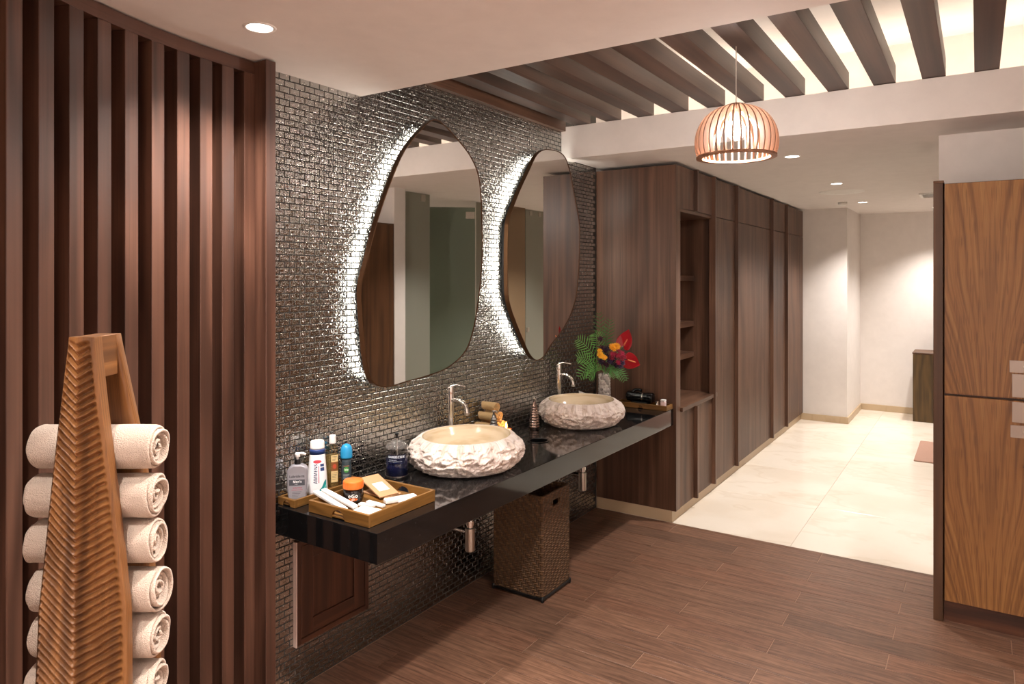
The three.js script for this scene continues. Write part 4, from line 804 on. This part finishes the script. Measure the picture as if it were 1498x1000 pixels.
// ---------------------------------------------------------------- vase and flowers
{
  const VX = 0.200, VZ = -4.262, t = thing('pebble_vase', 'clear cylinder vase filled with grey pebbles', 'vase', [VX, CT, VZ]);
  part('glass', lathe([[0.0001, 0.001], [0.043, 0.001], [0.045, 0.004], [0.045, 0.262], [0.0435, 0.263]], 40), M.glass, t);
  const geos = [0, 1, 2].map((k) => { const g = new THREE.IcosahedronGeometry(0.0125, 2), p = g.attributes.position; for (let i = 0; i < p.count; i++) { const n = 0.85 + 0.35 * noise3(p.getX(i) * 60 + k * 9 + 20, p.getY(i) * 60 + 20, p.getZ(i) * 60 + 20); p.setXYZ(i, p.getX(i) * n * 1.15, p.getY(i) * n * 0.8, p.getZ(i) * n); } const m = mergeVertices(g.deleteAttribute('normal').deleteAttribute('uv')); m.computeVertexNormals(); return m; });
  const mats = [0xb9aea6, 0x9c928c, 0xcfc6be].map((c) => std({ color: c, roughness: 0.5 }));
  for (let l = 0; l < 13; l++) for (let k = 0; k < 9; k++) {
    const a = k / 9 * Math.PI * 2 + l * 0.35, m = part('pebble', geos[(k + l) % 3], mats[Math.floor(rnd() * 3)], t); m.position.set(Math.cos(a) * 0.029, 0.0175 + l * 0.0175 + rr(-0.003, 0.003), Math.sin(a) * 0.029); m.rotation.set(rr(0, 6), rr(0, 6), rr(0, 6));
  }
  const f = thing('flower_arrangement', 'bouquet of red anthuriums, yellow blooms and fern fronds', 'bouquet', [VX, CT + 0.26, VZ]);
  const leaf = (hex, tr = 0.25) => phy({ color: hex, roughness: 0.55, transmission: tr, thickness: 0, side: THREE.DoubleSide });
  const G1 = leaf(0x74b85c), G2 = leaf(0x4a7a3c), G3 = leaf(0x5a9a4c);
  function frond(from, to, sag, len, mat, up = V(0, 0, 1)) {                     // rachis with paired pinnae
    const A = V(...from), B = V(...to), mid = A.clone().lerp(B, 0.55).add(V(0, sag, 0)), c = new THREE.QuadraticBezierCurve3(A, mid, B), N = 13, gs = [];
    gs.push(new THREE.TubeGeometry(c, 16, 0.0012, 5, false).toNonIndexed().deleteAttribute('uv'));
    for (let i = 2; i <= N; i++) {
      const u = i / N, p = c.getPoint(u), tg = c.getTangent(u), side = V().crossVectors(tg, up).normalize(), nrm = V().crossVectors(side, tg).normalize(), L = len * Math.sin(Math.PI * Math.pow(1 - u * 0.93, 0.75)) + 0.006;
      for (const s of [-1, 1]) {
        const dir = side.clone().multiplyScalar(s).addScaledVector(tg, 0.55).addScaledVector(nrm, 0.12 * rr(-1, 1)).normalize(), w = 0.0028 + 0.07 * L, pos = [], K = 5;
        const pt = (k, e) => { const q = k / K, sw = w * Math.sin(Math.PI * Math.min(1, 0.12 + q * 0.88)) * (k % 2 ? 1.15 : 0.9) * e * 0.5; return p.clone().addScaledVector(dir, L * q).addScaledVector(tg, sw).addScaledVector(nrm, -0.15 * L * q * q); };
        for (let k = 0; k < K; k++) { const a = pt(k, -1), b = pt(k, 1), d = pt(k + 1, -1), e = pt(k + 1, 1); for (const q of [a, d, b, b, d, e]) pos.push(q.x, q.y, q.z); }
        const g = new THREE.BufferGeometry(); g.setAttribute('position', new THREE.Float32BufferAttribute(pos, 3)); g.computeVertexNormals(); gs.push(g);
      }
    }
    part('fern_frond', mergeGeometries(gs), mat, f);
  }
  const face = V(0.75, 0, 0.66), rt = V(0.66, 0, -0.75);                              // bouquet fans across this direction
  const P = (a, y, d) => { const q = V(0, y, 0).addScaledVector(rt, a).addScaledVector(face, d); return [q.x, q.y, q.z]; };
  frond(P(-0.01, -0.01, 0.02), P(-0.205, 0.215, 0.05), 0.05, 0.062, G1, face); frond(P(-0.01, -0.01, 0.02), P(-0.215, 0.10, 0.07), 0.06, 0.058, G1, face);
  frond(P(-0.01, -0.01, 0.03), P(-0.205, -0.02, 0.09), 0.10, 0.060, G1, face); frond(P(0, 0, 0.0), P(-0.09, 0.25, 0.05), 0.06, 0.06, G1, face); frond(P(-0.01, 0, 0.02), P(-0.15, -0.03, 0.10), 0.08, 0.055, G1, face);
  frond(P(0, 0, -0.01), P(-0.035, 0.375, -0.01), 0.02, 0.055, G2, face); frond(P(0, 0, -0.01), P(0.04, 0.33, 0.0), 0.02, 0.055, G2, face); frond(P(0, 0, 0), P(-0.005, 0.28, 0.02), 0.02, 0.05, G2, face);
  frond(P(0, 0.01, 0.03), P(0.10, -0.055, 0.10), 0.07, 0.042, G3, face); frond(P(0, 0.01, 0.03), P(0.03, -0.03, 0.11), 0.06, 0.042, G3, face); frond(P(0, 0.01, 0.03), P(0.135, -0.05, 0.06), 0.09, 0.03, G2, face);
  function anthurium(a, y, d, roll, tilt, s) {
    const sh = new THREE.Shape(); sh.moveTo(0, -0.012); sh.bezierCurveTo(-0.012, -0.05, -0.062, -0.045, -0.058, 0.008); sh.bezierCurveTo(-0.052, 0.055, -0.018, 0.08, 0, 0.10); sh.bezierCurveTo(0.018, 0.08, 0.052, 0.055, 0.058, 0.008); sh.bezierCurveTo(0.062, -0.045, 0.012, -0.05, 0, -0.012);
    const g = new THREE.ExtrudeGeometry(sh, { depth: 0.001, bevelEnabled: true, bevelSize: 0.001, bevelThickness: 0.0006, bevelSegments: 1, curveSegments: 24 });
    const p = g.attributes.position; for (let i = 0; i < p.count; i++) { const x = p.getX(i), yy = p.getY(i); p.setZ(i, p.getZ(i) - 2.2 * x * x - 1.2 * yy * yy + 0.0016 * Math.sin(x * 190 + yy * 60) ); } g.computeVertexNormals();
    const o = part('anthurium', g.scale(s, s, s), phy({ color: 0x9a1620, roughness: 0.2, clearcoat: 0.5 }), f, 'glossy red heart-shaped flower'); o.position.set(...P(a, y, d)); o.rotation.set(tilt, 0.85, 0, 'YXZ'); o.rotateZ(roll);
    part('spadix', lathe([[0.0001, 0], [0.0045, 0.002], [0.005, 0.02], [0.0035, 0.05], [0.0001, 0.058]], 14).rotateX(0.5).rotateZ(0.1).translate(0, -0.012, 0.003), std({ color: 0xe8875a, roughness: 0.6 }), o);
    const e = P(a, y, d); part('stem', tube([P(0, -0.05, 0), P(a * 0.5, y * 0.5, d * 0.4), [e[0] - face.x * 0.004, e[1] - 0.012, e[2] - face.z * 0.004]], 0.002, 12, 6), G3, f);
  }
  anthurium(0.118, 0.180, 0.055, -0.35, 0.1, 1.0); anthurium(0.150, 0.068, 0.06, -1.95, 0.0, 0.92);
  function bloom(a, y, d, r, hex, petals, layers, name) {
    const gs = []; for (let l = 0; l < layers; l++) for (let k = 0; k < petals; k++) { const L = r * (1 - 0.22 * l), g = new THREE.SphereGeometry(1, 8, 5).scale(L * 0.16, L * 0.07, L * 0.5).translate(0, 0, L * 0.5); g.rotateX(-0.25 - 0.42 * l); g.rotateY((k + l * 0.5) / petals * Math.PI * 2 + rr(-0.1, 0.1)); gs.push(g); }
    const o = part(name, mergeGeometries(gs), std({ color: hex, roughness: 0.6 }), f); o.position.set(...P(a, y, d)); o.rotation.set(0.95, 0.85 + rr(-0.4, 0.4), 0, 'YXZ');
  }
  bloom(0.022, 0.158, 0.085, 0.034, 0xf0a81e, 14, 4, 'yellow_bloom'); bloom(0.052, 0.165, 0.08, 0.030, 0xeaa01c, 14, 4, 'yellow_bloom'); bloom(-0.072, 0.112, 0.105, 0.030, 0xf2b428, 14, 4, 'yellow_bloom'); bloom(-0.046, 0.098, 0.112, 0.022, 0xf0b030, 12, 3, 'yellow_bloom'); bloom(-0.075, 0.142, 0.10, 0.02, 0xf2b428, 12, 3, 'yellow_bloom');
  for (const [a, y] of [[0.055, 0.105], [0.082, 0.118], [0.075, 0.085], [0.01, 0.092], [0.035, 0.112], [0.095, 0.095], [0.055, 0.06], [0.06, 0.135], [0.012, 0.118]]) bloom(a, y, 0.10 + rr(-0.01, 0.01), 0.024, [0x9c1238, 0xb01f48, 0x8a1430][Math.floor(rnd() * 3)], 8, 2, 'magenta_bloom');
  for (const [a, y] of [[-0.03, 0.138], [-0.015, 0.15], [-0.045, 0.155], [-0.04, 0.06], [-0.06, 0.065], [-0.025, 0.045], [0.02, 0.055], [0.045, 0.04], [0.075, 0.035], [0.09, 0.055], [-0.06, 0.215], [0.0, 0.07], [0.03, 0.08], [-0.02, 0.1]]) bloom(a, y, 0.075 + rr(-0.015, 0.015), 0.026, [0x2a1230, 0x3c2a50, 0x40122c][Math.floor(rnd() * 3)], 9, 3, 'purple_bloom');
  for (let k = 0; k < 9; k++) { const a = rr(-0.05, 0.1), y = rr(0.04, 0.13); part('stem', tube([P(rr(-0.015, 0.015), -0.06, 0), P(a * 0.5, y * 0.4, 0.03), P(a, y, 0.08)], 0.0016, 10, 5), G3, f); }
}
// ---------------------------------------------------------------- hand over
scene.traverse((o) => { if (o.isMesh) { o.castShadow = true; o.receiveShadow = true; } });
renderer.render(scene, camera);
